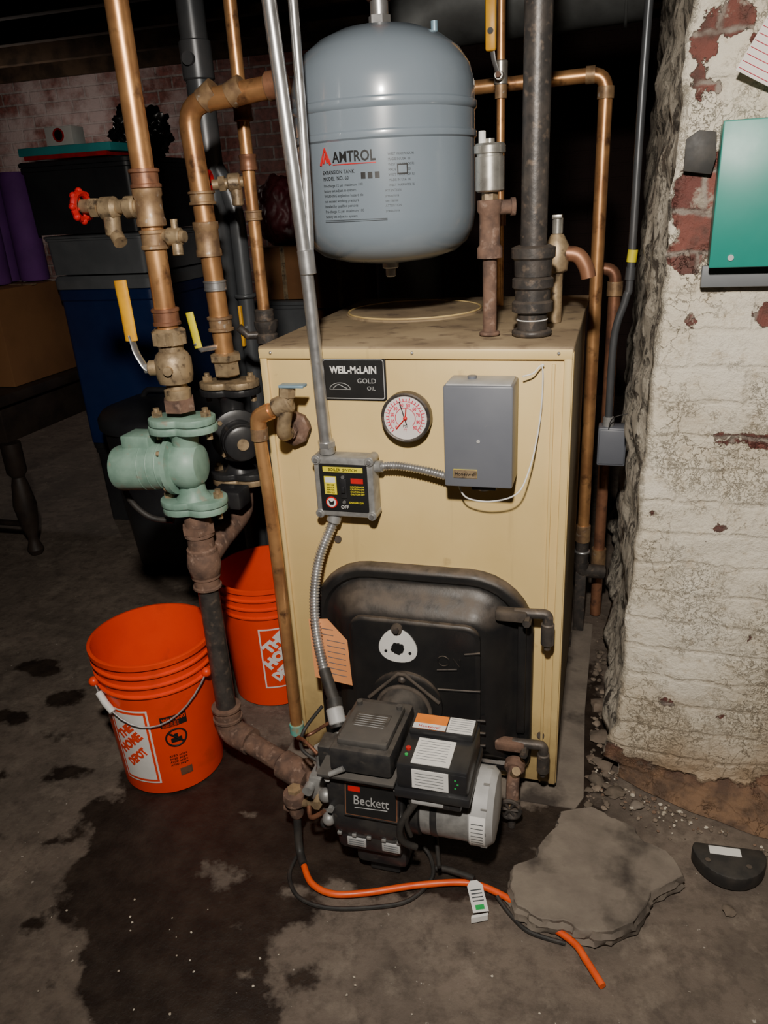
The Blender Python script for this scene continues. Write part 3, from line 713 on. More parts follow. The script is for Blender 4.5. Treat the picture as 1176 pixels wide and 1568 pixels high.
b = B('grey_conduit_with_switch_box')
b.tube([(.392, .5, CEIL - .001), (.376, .5, 1.5), (.376, .5, 1.03), (.370, .5, .96), (.350, .5, .87), (.349, .5, .665)], .0085, DRAIN, smooth=8, seg=14)
b.cyl((.376, .5, 1.035), (.378, .5, 1.06), .0105, YELB); b.cyl((.375, .5, .998), (.376, .5, 1.024), .0105, DRAIN)
b.box((.327, .48, .575), (.392, .53, .668), GREYBOX, .004)
b.box((.330, .476, .580), (.389, .482, .664), GREYBOX, .003)
b.cyl((.349, .5, .666), (.349, .5, .69), .013, ALU, bev=.002)
b.tube([(.35, .47, .67), (.36, .455, .70), (.40, .45, .712), (.415, .46, .70)], .0012, BLACKH, smooth=6, seg=6)
b.done()

b = B('flue_pipe')
b.tube([(-.25, 1.0, .78), (-.25, 1.0, 1.64), (.385, .98, 1.655)], .095, FLUE, fillet=.16, seg=36)
for x in (.02, .33): b.torus((x, .99, 1.648), (1, 0, .02), .096, .004, FLUE)
b.tube([(-.25, 1.0, 1.05), (-.25, 1.0, .8), (-.15, .78, .78)], .09, FLUE, fillet=.12, seg=30)
b.cyl((-.15, .78, .78), (-.14, .669, .78), .092, FLUE, seg=30)
b.done()

# ------------------------------------------------------------------ left riser with green circulator
X1, Y1 = -.416, -.09
def flange(b, x, y, z, ang, m, rx=.066, ry=.036, th=.013, bolt=BRASS):
    pts = []
    for k in range(36):
        a = 2 * math.pi * k / 36; q = abs(math.cos(a)) ** 1.3
        rr = ry + (rx - ry) * q; pts.append((rr * math.cos(a), rr * math.sin(a)))
    ca, sa = math.cos(ang), math.sin(ang)
    b.prism(pts, (x, y, z), (ca, sa, 0), (-sa, ca, 0), th, m, .002)
    for s_ in (-1, 1):
        px, py = x + s_ * ca * (rx - .016), y + s_ * sa * (rx - .016)
        b.cyl((px, py, z - .016), (px, py, z + th + .016), .006, bolt, seg=8)
        b.hexn((px, py, z + th), (px, py, z + th + .009), .0105, bolt)
def pump(name, x, y, z0, z1, d, L, rm, m, fa=0.0, flangemat=None):
    b = B(name); zc = (z0 + z1) / 2; d = V(d).normalized(); o = V((x, y, zc))
    fm = flangemat or m
    flange(b, x, y, z0 - .013, fa, m); flange(b, x, y, z1, fa, m)
    flange(b, x, y, z0 - .028, fa, fm, .064, .034, .013); flange(b, x, y, z1 + .015, fa, fm, .064, .034, .013)
    b.rev([(.034, 0), (.026, .012), (.024, .03), (.024, z1 - z0 - .03), (.026, z1 - z0 - .012), (.034, z1 - z0)], (x, y, z0), (0, 0, 1), m, 24)
    b.rev([(.02, -.030), (.036, -.026), (.045, -.014), (.048, 0), (.046, .014), (.042, .022), (.056, .024), (.056, .034), (.046, .038)], o, d, m, 32)
    for k in range(4):
        a = math.pi / 4 + k * math.pi / 2; F = frame(d); q = o + F @ V((.049 * math.cos(a), .049 * math.sin(a), .034))
        b.cyl(q, q + d * .008, .005, BRASS, seg=6)
    b.rev([(rm, .034), (rm, .04), (rm + .001, L * .5), (rm, L - .010), (rm * .94, L - .003), (rm * .8, L), (0, L)], o, d, m, 36)
    for k in range(3): b.torus(o + d * (.05 + k * .018), d, rm, .0015, m, 32, 6)
    b.cyl(o + d * L, o + d * (L + .004), .012, fm)
    return b, o, d
b, o, d = pump('circulator_pump', X1, Y1, .672, .805, (-1, -.10, -.06), .150, .044, GREEN, .12)
b.box((X1 - .125, Y1 - .025, .772), (X1 - .065, Y1 + .03, .798), GREEN, .004)
b.tube([(X1 - .12, Y1, .775), (X1 - .155, Y1 + .01, .74), (X1 - .165, Y1 + .02, .66), (X1 - .13, Y1 + .03, .61), (X1 - .08, Y1 + .04, .60)], .006, BLACKH, smooth=6)
b.done()
b = B('iron_return_pipe')
b.cyl((X1, Y1, .13), (X1, Y1, .50), .0215, IRON, seg=28)
coupling(b, X1, Y1, .475, .505, .026, RUST); coupling(b, X1, Y1, .555, .60, .026, RUST, .004)
b.rev([(.024, 0), (.03, .006), (.034, .03), (.030, .056), (.024, .062)], (X1, Y1, .500), (0, 0, 1), RUST, 28)
b.hexn((X1, Y1, .60), (X1, Y1, .615), .034, RUST); b.cyl((X1, Y1, .61), (X1, Y1, .643), .026, RUST)
b.tube([(X1, Y1, .53), (X1 - .003, Y1 + .07, .545), (-.424, .10, .56), (-.424, .12, .60)], .025, RUST, smooth=6, seg=20)
coupling(b, X1, Y1, .150, .185, .028, RUST, .004)
b.tube([(X1, Y1, .17), (X1, Y1, .118), (X1 + .06, Y1 - .02, .112)], .029, RUST, fillet=.03, seg=22)
b.tube([(X1 + .04, Y1 - .014, .112), (-.225, -.160, .095)], .0225, RUST, seg=22)
p0 = V((-.27, -.145, .099)); p1 = V((-.20, -.17, .093))
b.cyl(p0, p1, .030, RUST, bev=.004)
b.tube([p1, (-.17, -.165, .092), (-.165, -.12, .092), (-.165, -.030, .092)], .026, RUST, fillet=.03, seg=18)
b.tube([(-.205, -.168, .10), (-.20, -.168, .135)], .012, RUST)
b.done()
b = B('copper_riser_pipe')
b.cyl((X1, Y1, .995), (X1 - .004, Y1, CEIL - .001), .0185, COPPER, seg=32)
coupling(b, X1, Y1, 1.128, 1.16, .0215, SOLDER, .002); coupling(b, X1, Y1, 1.165, 1.225, .0225, SOLDER, .002); coupling(b, X1, Y1, 1.225, 1.255, .0225, COPPER_D, .003)
coupling(b, X1, Y1, 1.0, 1.03, .0225, COPPER_D, .002)
b.done()
b = B('brass_ball_valve')
b.rev([(.024, 0), (.024, .02), (.019, .022), (.019, .03), (.030, .033), (.033, .045), (.033, .075), (.028, .085), (.022, .09), (.022, .10), (.030, .102), (.030, .125), (.024, .13)], (X1, Y1, .865), (0, 0, 1), BRASS, 28)
b.hexn((X1, Y1, .968), (X1, Y1, .990), .033, BRASS); b.hexn((X1, Y1, .845), (X1, Y1, .868), .03, RUST)
b.cyl((X1, Y1, .925), (X1 - .045, Y1 - .01, .925), .014, BRASS, bev=.002); b.cyl((X1 - .04, Y1 - .01, .925), (X1 - .052, Y1 - .012, .925), .009, GALV, seg=6)
b.tube([(X1 - .045, Y1 - .012, .922), (X1 - .052, Y1 - .012, .928), (X1 - .066, Y1 - .012, .955), (X1 - .070, Y1 - .012, .985)], .009, GALV, fillet=.01, flat=.35)
b.tube([(X1 - .070, Y1 - .012, .975), (X1 - .071, Y1 - .012, 1.03), (X1 - .073, Y1 - .012, 1.080)], .0125, YEL, flat=.5, seg=16)
b.cyl((X1, Y1, .925), (X1 + .01, Y1 - .04, .925), .008, BRASS)
b.done()
b = B('gate_valve_with_red_handwheel')
zc = 1.197
b.tube([(X1 - .02, Y1, zc), (X1 - .13, Y1 + .0, zc + .006)], .0115, BRASS)
b.cyl((X1 - .024, Y1, zc), (X1 - .045, Y1, zc), .018, BRASS, bev=.003); b.cyl((X1 - .06, Y1, zc), (X1 - .095, Y1, zc), .019, BRASS, bev=.006)
b.cyl((X1 - .075, Y1, zc), (X1 - .077, Y1, zc - .045), .014, BRASS, bev=.003); b.cyl((X1 - .074, Y1, zc - .04), (X1 - .060, Y1 - .01, zc - .055), .012, BRASS)
b.hexn((X1 - .095, Y1, zc + .002), (X1 - .11, Y1, zc + .003), .017, BRASS)
hc = V((X1 - .132, Y1, zc + .006))
b.torus(hc, (1, 0, -.05), .021, .006, RED, 32, 8)
for k in range(8):
    a = k * math.pi / 4; b.sph(hc + V((0, .024 * math.cos(a), .024 * math.sin(a))), .0065, RED, seg=8)
for k in range(4):
    a = k * math.pi / 2 + .4; b.tube([hc, hc + V((0, .021 * math.cos(a), .021 * math.sin(a)))], .0035, RED, seg=8)
b.cyl(hc + V((.006, 0, 0)), hc - V((.006, 0, 0)), .007, BRASS, seg=8)
b.done()
b = B('brass_drain_cock')
b.tube([(X1 + .02, Y1, 1.149), (X1 + .035, Y1 - .004, 1.148), (X1 + .062, Y1 - .004, 1.147)], .0095, BRASS); b.cyl((X1 + .03, Y1 - .004, 1.148), (X1 + .055, Y1 - .004, 1.147), .0145, BRASS, bev=.002)
b.tube([(X1 + .045, Y1 - .004, 1.147), (X1 + .047, Y1 - .008, 1.118)], .009, BRASS); b.cyl((X1 + .045, Y1 - .004, 1.155), (X1 + .045, Y1 - .004, 1.175), .006, BRASS)
b.done()

# ------------------------------------------------------------------ second riser with black circulator
X2, Y2 = -.428, .12
b = B('copper_return_riser')
b.tube([(-.235, Y2, 1.385), (X2 - .008, Y2, 1.368), (X2, Y2, 1.20), (X2 + .006, Y2, .90)], .0195, COPPER, fillet=.045, seg=24)
for x0 in (-.40, -.345, -.27): b.cyl((x0, Y2, 1.385 - (x0 + .235) * -.09), (x0 + .028, Y2, 1.3865), .0225, SOLDER)
coupling(b, X2, Y2, 1.195, 1.22, .023, SOLDER); coupling(b, X2, Y2, 1.10, 1.165, .023, SOLDER, .002); coupling(b, X2 + .004, Y2, 1.035, 1.055, .022, GALV, .001)
coupling(b, X2 + .005, Y2, .955, .985, .023, SOLDER)
b.cyl((-.27, Y2, 1.384), (-.235, Y2, 1.386), .024, COPPER_D, bev=.002)
b.rev([(.02, 0), (.028, .004), (.028, .03), (.034, .034), (.034, .046), (.024, .05)], (X2 + .006, Y2, .862), (0, 0, 1), BRASS, 6)
b.tube([(X2, Y2 - .005, .925), (X2 - .02, Y2 - .045, .925), (X2 - .03, Y2 - .05, .94)], .006, GALV)
b.tube([(X2 - .024, Y2 - .05, .93), (X2 - .034, Y2 - .05, 1.0)], .0085, YELB, flat=.5)
b.done()
b, o, d = pump('circulator_pump', X2 + .008, Y2, .655, .825, (.55, -.8, 0), .10, .038, BLACK, .1, BRASS)
b.box((X2 - .02, Y2 - .10, .60), (X2 + .05, Y2 - .045, .64), BLACK, .006)
b.done()

b = B('copper_vertical_pipe')
X3, Y3 = -.384, .25
b.cyl((X3 - .004, Y3, CEIL - .001), (X3, Y3, .97), .013, COPPER, seg=24)
coupling(b, X3, Y3, 1.255, 1.285, .017, COPPER_D, .001); coupling(b, X3, Y3, 1.16, 1.18, .0165, SOLDER, .001); coupling(b, X3, Y3, 1.345, 1.375, .018, COPPER_D, .001)
b.cyl((X3, Y3, .98), (X3, Y3, .955), .021, IRON, bev=.002); b.rev([(.018, 0), (.024, .004), (.024, .02), (.02, .024), (.026, .04), (.026, .05), (.016, .052)], (X3 + .002, Y3, .905), (0, 0, 1), IRON, 24)
b.cyl((X3 + .002, Y3, .40), (X3 + .002, Y3, .92), .014, IRON)
b.tube([(X3 + .002, Y3, .925), (X3 - .04, Y3 - .01, .925), (X3 - .055, Y3 - .02, .945)], .009, IRON)
b.done()
b = B('small_gate_valve')
b.cyl((X3 - .014, Y3 - .001, 1.235), (X3 - .075, Y3 - .02, 1.232), .0105, BRASS); b.cyl((X3 - .02, Y3 - .002, 1.235), (X3 - .045, Y3 - .01, 1.234), .018, BRASS, bev=.003)
b.hexn((X3 - .05, Y3 - .012, 1.234), (X3 - .062, Y3 - .016, 1.233), .016, BRASS)
b.torus((X3 - .08, Y3 - .022, 1.238), (1, .2, 0), .019, .005, RED, 24, 8); b.cyl((X3 - .03, Y3 - .005, 1.234), (X3 - .03, Y3 - .005, 1.19), .012, BRASS, bev=.002)
b.tube([(X3 - .08, Y3 - .041, 1.238), (X3 - .08, Y3 - .003, 1.238)], .003, RED)
b.done()
b = B('drain_stack_pipe')
b.cyl((-.60, .5, CEIL - .001), (-.60, .5, .0), .031, DRAIN, seg=28)
b.cyl((-.60, .5, 1.46), (-.60, .5, 1.54), .036, DRAIN, bev=.003); b.cyl((-.60, .5, 1.50), (-.60, .455, 1.50), .014, DRAIN)
b.tube([(-.548, .5, .0), (-.545, .5, 1.18), (-.575, .5, 1.26), (-.6, .5, 1.30)], .02, DRAIN, fillet=.05, seg=20)
b.torus((-.546, .5, .98), (0, 0, 1), .022, .006, DRAIN)
b.box((-.552, .46, .86), (-.545, .472, .96), YEL, .002); b.cyl((-.547, .5, .9), (-.547, .465, .9), .008, GALV)
b.done()

b = B('copper_discharge_pipe')
b.tube([(-.232, -.0795, .848), (-.245, -.08, .842), (-.262, -.08, .83), (-.266, -.08, .80), (-.260, -.08, .60), (-.258, -.08, .14)], .0125, COPPER, smooth=7, seg=20)
b.cyl((-.266, -.08, .812), (-.266, -.08, .79), .016, SOLDER)
b.tube([(-.238, -.08, .845), (-.262, -.08, .833), (-.266, -.08, .812)], .0155, COPPER, smooth=5)
b.cyl((-.258, -.08, .155), (-.258, -.08, .130), .0155, VERD, bev=.001)
b.done()
b = B('boiler_drain_valve')
b.rev([(.0, 0), (.030, .0), (.034, .006), (.034, .018), (.028, .024), (.016, .026), (.016, .04)], (-.225, -.0045, .795), (0, -1, .0), RUST, 8)
b.tube([(-.225, -.03, .795), (-.222, -.07, .80), (-.212, -.078, .84), (-.205, -.078, .875)], .013, BRASS, smooth=5)
b.cyl((-.200, -.076, .862), (-.231, -.079, .8485), .0185, BRASS, bev=.003); b.hexn((-.205, -.078, .872), (-.203, -.078, .888), .016, BRASS)
b.box((-.215, -.09, .889), (-.168, -.068, .894), LBLUE, .0015); b.box((-.212, -.088, .870), (-.206, -.070, .892), LBLUE, .001)
b.done()

b = B('hose_bib_drain_valve')
b.cyl((.205, -.030, .10), (.205, -.055, .095), .014, RUST); b.cyl((.205, -.032, .098), (.205, -.055, .094), .021, RUST, bev=.004)
b.tube([(.205, -.05, .095), (.206, -.085, .085), (.208, -.105, .05)], .013, RUST, smooth=5)
b.cyl((.208, -.10, .06), (.209, -.118, .028), .016, IRON, bev=.002)
b.cyl((.205, -.07, .09), (.213, -.085, .118), .009, BRASS)
for k in range(6):
    a = k * math.pi / 3; b.tube([(.205, -.125, .055), (.205 + .02 * math.cos(a), -.125, .055 + .02 * math.sin(a))], .0035, IRON, seg=6)
b.torus((.205, -.125, .055), (0, 1, 0), .021, .0045, IRON, 20, 8); b.cyl((.205, -.10, .06), (.205, -.127, .055), .006, BRASS)
b.cyl((.208, -.11, .028), (.208, -.11, -.0), .008, IRON)
b.done()

# ------------------------------------------------------------------ oil burner
b = B('oil_burner')
b.cyl((-.01, -.091, .245), (-.01, -.22, .225), .052, BURN, seg=32)
b.torus((-.01, -.10, .243), (0, 1, 0), .053, .005, DUSTY)
hc = V((-.025, -.225, .160))
b.rev([(.06, -.072), (.09, -.070), (.099, -.062), (.102, -.05), (.102, .045), (.098, .058), (.086, .066), (.06, .068)], hc, (1, 0, 0), BURN, 48)
b.box((-.098, -.322, .172), (.045, -.15, .262), BURN, .008)
b.box((-.093, -.318, .262), (.042, -.16, .270), BDUST, .003)
b.torus(hc + V((-.069, 0, 0)), (1, 0, 0), .084, .005, BDUST, 40, 6); b.torus(hc + V((.062, 0, 0)), (1, 0, 0), .084, .005, BURN, 40, 6)
for sx in (-.090, .037):
    b.cyl((sx, -.315, .250), (sx, -.330, .250), .006, LGREY, seg=6); b.cyl((sx, -.315, .180), (sx, -.330, .180), .006, ALU, seg=6)
pu = V((0, .18, 1)).normalized(); px_ = V((1, 0, 0)); pn = px_.cross(pu)
PC = V((-.012, -.320, .212))
b.pillow(PC, .102, .070, .003, [(0, 0), (0, .006), (.001, .008), (.003, .008)], BURN, px_, pu)
b.pillow(PC + pn * .0075, .096, .063, .002, [(0, 0), (0, .0006), (.0003, .0006)], COPPER_D, px_, pu)
b.pillow(PC + pn * .0080, .092, .059, .002, [(0, 0), (0, .0006), (.0003, .0006)], INK, px_, pu)
b.text('Beckett', PC + pn * .0088 - pu * .008, .025, LGREY, px_, pu, align='CENTER', sx=.85)
b.pillow(PC + pn * .0084 + pu * .021 - px_ * .031, .022, .010, .001, [(0, 0), (0, .0004), (.0002, .0004)], RED, px_, pu)
b.tube([PC + pn * .0088 - pu * .015 - px_ * .03, PC + pn * .0088 - pu * .012 + px_ * .03], .0007, LGREY, seg=4)
b.box((-.088, -.318, .080), (.038, -.20, .165), BURN, .014)
for x0, x1 in ((-.066, -.030), (.0, .034)):
    b.box((x0, -.3205, .096), (x1, -.316, .115), LGREY, .001)
    for k in range(3): b.tube([(x0 + .004, -.321, .101 + k * .005), (x1 - .004, -.321, .101 + k * .005)], .0007, DGREY, seg=4)
for k in range(6): b.box((-.080 + k * .019, -.3225, .128), (-.068 + k * .019, -.317, .158), BLACK, .0015)
for k in range(5): b.box((-.083 + k * .028, -.324, .120), (-.075 + k * .028, -.316, .126), ALU, .001)
b.box((-.06, -.30, .035), (.04, -.20, .09), BURN, .012)
b.box((-.04, -.28, .002), (.02, -.22, .04), BURN, .004)
R1 = Matrix.Rotation(math.radians(-4), 3, 'X')
b.box((-.083, -.332, .268), (.030, -.165, .316), BURN, .008, R1)
b.box((-.072, -.318, .312), (.020, -.190, .328), BDUST, .006, R1)
b.box((-.060, -.275, .3275), (.005, -.232, .3288), BURN, 0)
for k in range(6): b.tube([(-.055, -.270 + k * .006, .3292), (0, -.270 + k * .006, .3292)], .0004, LGREY, seg=4)
for sx in (-.064, .012):
    for sy in (-.305, -.205): b.cyl((sx, sy, .322), (sx, sy, .332), .0055, BDUST, seg=10)
for k in range(4): b.box((-.06 + k * .02, -.318, .306), (-.05 + k * .02, -.290, .322), BDUST, .001)
b.box((-.105, -.340, .262), (.035, -.155, .269), BDUST, .002)
b.cyl((-.080, -.34, .272), (-.055, -.335, .285), .005, ALU)
b.box((.036, -.345, .250), (.166, -.205, .268), BLACK, .004)
b.box((.040, -.340, .266), (.162, -.210, .318), BLACK, .006)
b.box((.044, -.262, .316), (.158, -.212, .330), BLACK, .004)
b.box((.050, -.258, .3302), (.108, -.218, .3312), ORANGE_L)
b.box((.050, -.258, .3306), (.108, -.244, .3318), WHITE)
b.text('Honeywell', (.079, -.255, .332), .009, RED, xd=(1, 0, 0), yd=(0, 1, 0), align='CENTER')
b.box((.110, -.258, .3302), (.155, -.218, .3314), WHITE)
for k in range(6): b.tube([(.113, -.222 - k * .006, .3318), (.152, -.222 - k * .006, .3318)], .0005, DGREY, seg=4)
b.box((.065, -.333, .318), (.130, -.268, .3195), WHITE)
for k in range(8): b.tube([(.070, -.276 - k * .0065, .3198), (.122, -.276 - k * .0065, .3198)], .0005, DGREY, seg=4)
b.box((.068, -.342, .275), (.130, -.3395, .312), WHITE)
for k in range(5): b.tube([(.073, -.3425, .306 - k * .006), (.122, -.3425, .306 - k * .006)], .0005, DGREY, seg=4)
b.cyl((.053, -.30, .317), (.053, -.30, .322), .0045, RED); b.cyl((.053, -.315, .317), (.053, -.315, .320), .003, LED)
for k in range(3): b.box((.140 + .004 * (k % 2), -.340, .284 + k * .008), (.143 + .004 * (k % 2), -.3415, .287 + k * .008), LED)
b.box((.134, -.3413, .275), (.160, -.3395, .312), BLACK, .001)
mc = V((.05, -.255, .180))
b.rev([(.066, 0), (.068, .004), (.068, .018), (.062, .02), (.062, .045), (.0635, .048), (.0635, .118), (.066, .120), (.066, .135), (.058, .146), (.03, .150), (0, .150)], mc, (1, 0, 0), BURN, 40)
b.rev([(.0640, .022), (.0648, .024), (.0648, .112), (.0640, .114)], mc, (1, 0, 0), ALU, 40)
b.rev([(.066, .040), (.0665, .042), (.0665, .050), (.066, .052)], mc, (1, 0, 0), BURN, 40)
b.rev([(.0668, .106), (.0690, .108), (.0690, .138), (.060, .1485), (.03, .1525), (0, .1525)], mc, (1, 0, 0), LGREY, 40)
for k in range(10):
    a = k * math.pi * .2; b.box(mc + V((.128, .0665 * math.cos(a) - .003, .0665 * math.sin(a) - .003)), mc + V((.139, .0665 * math.cos(a) + .003, .0665 * math.sin(a) + .003)), ALU)
def motmap(x, y, z):
    a = y / .0675; r = .0693 + z
    return mc + V((.088 + x, -r * math.cos(a), r * math.sin(a)))
b.patch(motmap, .022, .049, -.045, .030, WHITE, 2, 10)
for k in range(8): b.patch(motmap, .025, .046, -.04 + k * .008, -.0385 + k * .008, DGREY, 2, 1, .0008)
b.box((.058, -.338, .232), (.15, -.29, .250), BURN, .004)
b.box((.065, -.3405, .238), (.120, -.335, .247), LGREY, .001)
b.tube([(.07, -.335, .235), (.045, -.345, .19), (.045, -.340, .15), (.065, -.325, .125)], .006, BLACKH, smooth=6)
b.tube([(.066, -.335, .235), (.055, -.343, .20), (.060, -.335, .16)], .004, BLACKH, smooth=6)
fp = V((-.098, -.245, .175))
b.rev([(.045, 0), (.045, .012), (.038, .014), (.038, .040), (.030, .046), (0, .048)], fp, (-1, 0, 0), BURN, 24)
b.box((-.150, -.285, .150), (-.110, -.215, .205), ALU, .008)
b.cyl((-.13, -.25, .20), (-.13, -.25, .245), .013, ALU, bev=.002); b.hexn((-.13, -.25, .235), (-.13, -.25, .250), .015, ALU)
b.box((-.122, -.29, .235), (-.088, -.245, .285), BURN, .005)
b.tube([(-.104, -.222, .268), (-.095, -.232, .250)], .016, ALU)
b.cyl((-.145, -.282, .185), (-.145, -.30, .185), .010, ALU); b.hexn((-.128, -.28, .160), (-.128, -.305, .160), .010, BRASS)
b.sph((-.108, -.30, .185), .014, ALU, seg=12); b.sph((-.112, -.30, .12), .013, BURN, seg=12); b.sph((-.10, -.315, .145), .013, ALU, seg=12)
b.cyl((-.105, -.27, .13), (-.125, -.29, .12), .012, BURN, bev=.002)
b.tube([(-.13, -.27, .25), (-.165, -.25, .26), (-.20, -.20, .22), (-.19, -.16, .20), (-.13, -.15, .24), (-.06, -.16, .26)], .0035, COPPER_D, smooth=7)
b.tube([(-.14, -.25, .215), (-.175, -.24, .23), (-.185, -.20, .24), (-.155, -.17, .28)], .0035, BLACKH, smooth=7)
b.tube([(-.11, -.31, .155), (-.14, -.305, .13), (-.152, -.285, .135)], .0045, COPPER_D, smooth=7)
b.cyl((.062, -.175, .08), (.10, -.30, .06), .004, BLACKH)
b.done()

b = B('fuel_line_valve')
b.rev([(.0, 0), (.012, .0), (.015, .01), (.015, .03), (.022, .034), (.024, .045), (.022, .056), (.012, .060), (0, .060)], (-.190, -.262, .085), (0, 0, 1), RUST, 20)
b.hexn((-.190, -.262, .142), (-.190, -.262, .152), .014, BRASS)
b.tube([(-.190, -.262, .115), (-.170, -.268, .125), (-.155, -.272, .135)], .008, BRASS, smooth=5)
b.tube([(-.190, -.262, .09), (-.189, -.270, .05), (-.182, -.285, .016), (-.165, -.310, .012)], .008, BLACKH, smooth=6)
b.cyl((-.19, -.262, .10), (-.215, -.258, .10), .010, RUST, bev=.002)
b.done()
b = B('orange_oil_hose')
b.tube([(-.163, -.313, .012), (-.135, -.345, .009), (-.09, -.358, .009), (-.03, -.342, .009), (.06, -.303, .009), (.15, -.277, .009), (.215, -.290, .009), (.26, -.315, .009), (.305, -.335, .009), (.345, -.358, .009), (.365, -.385, .009), (.392, -.424, .008)], .0062, OHOSE, smooth=10, seg=12)
b.done()
b = B('black_cable')
b.tube([(-.19, -.29, .004), (-.185, -.335, .004), (-.15, -.375, .004), (-.09, -.385, .004), (-.01, -.365, .004), (.05, -.335, .004), (.08, -.28, .006), (.07, -.24, .012), (.05, -.22, .02)], .004, BLACKH, smooth=9, seg=8)
b.tube([(.205, -.295, .010), (.235, -.325, .004), (.27, -.350, .004), (.33, -.358, .004)], .004, BLACKH, smooth=7, seg=8)
b.tube([(.085, -.26, .012), (.11, -.262, .016), (.16, -.275, .02)], .006, BLACKH, smooth=5)
b.done()
b = B('hose_tag')
pv = [(0, 0), (.028, 0), (.028, .052), (.02, .062), (.008, .062), (0, .052)]
q = Matrix.Rotation(math.radians(22), 3, 'Z')
b.prism(pv, (.170, -.345, .016), q @ V((1, 0, 0)), q @ V((0, 1, .12)), .001, WHITE)
b.prism([(.006, .004), (.022, .004), (.022, .013), (.006, .013)], (.170, -.345, .0175), q @ V((1, 0, 0)), q @ V((0, 1, .12)), .0006, LED)
for k in range(4): b.prism([(.004, .020 + k * .007), (.024, .020 + k * .007), (.024, .022 + k * .007), (.004, .022 + k * .007)], (.170, -.345, .0175), q @ V((1, 0, 0)), q @ V((0, 1, .12)), .0006, DGREY)
b.prism([(-.012, -.004), (.018, -.002), (.02, .003), (-.01, .002)], (.178, -.348, .004), q @ V((1, 0, 0)), q @ V((0, 1, 0)), .012, WHITE)
b.done()

# ------------------------------------------------------------------ buckets
def bucket(name, cx, cy, ang, H=.345):
    b = B(name); R0, R1 = .111, .1315
    def rr(z): return R0 + (R1 - .004 - R0) * z / H
    prof = [(0, 0.001), (R0 - .006, 0.001), (R0, .004), (rr(.26), .26)]
    for z in (.262, .286, .310): prof += [(rr(z), z), (rr(z) + .006, z + .002), (rr(z) + .006, z + .005), (rr(z), z + .007)]
    prof += [(rr(H - .01), H - .014), (R1 + .002, H - .011), (R1 + .002, H - .001), (R1, H), (R1 - .005, H), (R1 - .006, H - .01), (rr(.02) - .005, .012), (0, .010)]
    b.rev(prof, (cx, cy, 0), (0, 0, 1), ORANGE, 64)
    def mp(off):
        def f(x, y, z):
            a = ang + off + x / .122; r = rr(y) + .0010 + z * .5
            return V((cx + r * math.sin(a), cy - r * math.cos(a), y))
        return f
    return b, mp, rr, R1, H
BX, BY = -.576, -.084
b, mp, rr, R1, H = bucket('orange_bucket', BX, BY, math.radians(20))
f = mp(math.radians(-24))
b.patch(f, -.048, .048, .035, .23, WHITE, 14, 10); b.patch(f, -.044, .044, .039, .226, ORANGE, 14, 10, .0011)
b.patch(f, -.039, .039, .045, .22, WHITE, 14, 10, .0015)
def rt(fn, cx, cy, a, s=1):
    ca, sa = math.cos(a), math.sin(a)
    return lambda x, y, z: fn(cx + (x * ca - y * sa) * s, cy + (x * sa + y * ca) * s, z + .004)
b.text('THE', None, .027, ORANGE, fn=rt(f, -.026, .150, .72), bold=.0015)
b.text('HOME', None, .028, ORANGE, fn=rt(f, -.028, .112, .72), bold=.0015, sx=.95)
b.text('DEPOT', None, .027, ORANGE, fn=rt(f, -.014, .080, .72), bold=.0015, sx=.72)
f2 = mp(math.radians(22))
b.patch(f2, -.028, .028, .180, .208, INK, 8, 4)
b.text('WARNING', None, .012, ORANGE, fn=lambda x, y, z: f2(x - .024, y + .196, z + .003), bold=.0004, sx=.85)
for k in range(3): b.text('children can fall in', None, .006, ORANGE, fn=lambda x, y, z, k=k: f2(x - .025, y + .190 - k * .004, z + .003), sx=.8)
ring = []
for k in range(33):
    a = 2 * math.pi * k / 32; ring.append(f2(.022 * math.cos(a), .150 + .022 * math.sin(a), .001))
b.tube(ring, .002, INK, seg=6); b.tube([f2(-.015, .165, .002), f2(0, .15, .002), f2(.015, .135, .002)], .002, INK, seg=6)
b.patch(f2, -.012, .012, .138, .15, INK, 4, 2); b.patch(f2, -.004, .004, .15, .160, INK, 3, 2)
for k in range(4): b.text('AVISO  peligro', None, .007, INK, fn=lambda x, y, z, k=k: f2(x - .022, y + .102 - k * .008, z + .003), sx=.9)
b.patch(f2, -.004, .024, .045, .065, COPPER_D, 4, 2)
hp = []
for k in range(15):
    t_ = math.pi * k / 14
    a = math.radians(20) + math.radians(-62) + t_ * math.radians(124) / math.pi
    z = .275 - .080 * math.sin(t_); r = rr(z) + .010
    hp.append((BX + r * math.sin(a), BY - r * math.cos(a), z))
b.tube(hp, .002, GALV, seg=8)
for e in (hp[0], hp[-1]): b.sph(e, .011, ORANGE, seg=10)
b.tube(hp[1:4], .0075, WHITE, seg=12)
b.done()
b, mp, rr, R1, H = bucket('orange_bucket', -.462, .262, math.radians(22))
f = mp(math.radians(14))
b.patch(f, -.055, .055, .06, .235, WHITE, 14, 10); b.patch(f, -.051, .051, .064, .231, ORANGE, 14, 10, .0011)
for t_, x0, y0, q in (('THE', -.034, .165, 1), ('HOME', -.036, .118, 1), ('DEPOT', -.018, .080, .75)):
    b.text(t_, None, .036, WHITE, fn=rt(f, x0, y0, .72), bold=.0028, sx=q)
b.done()

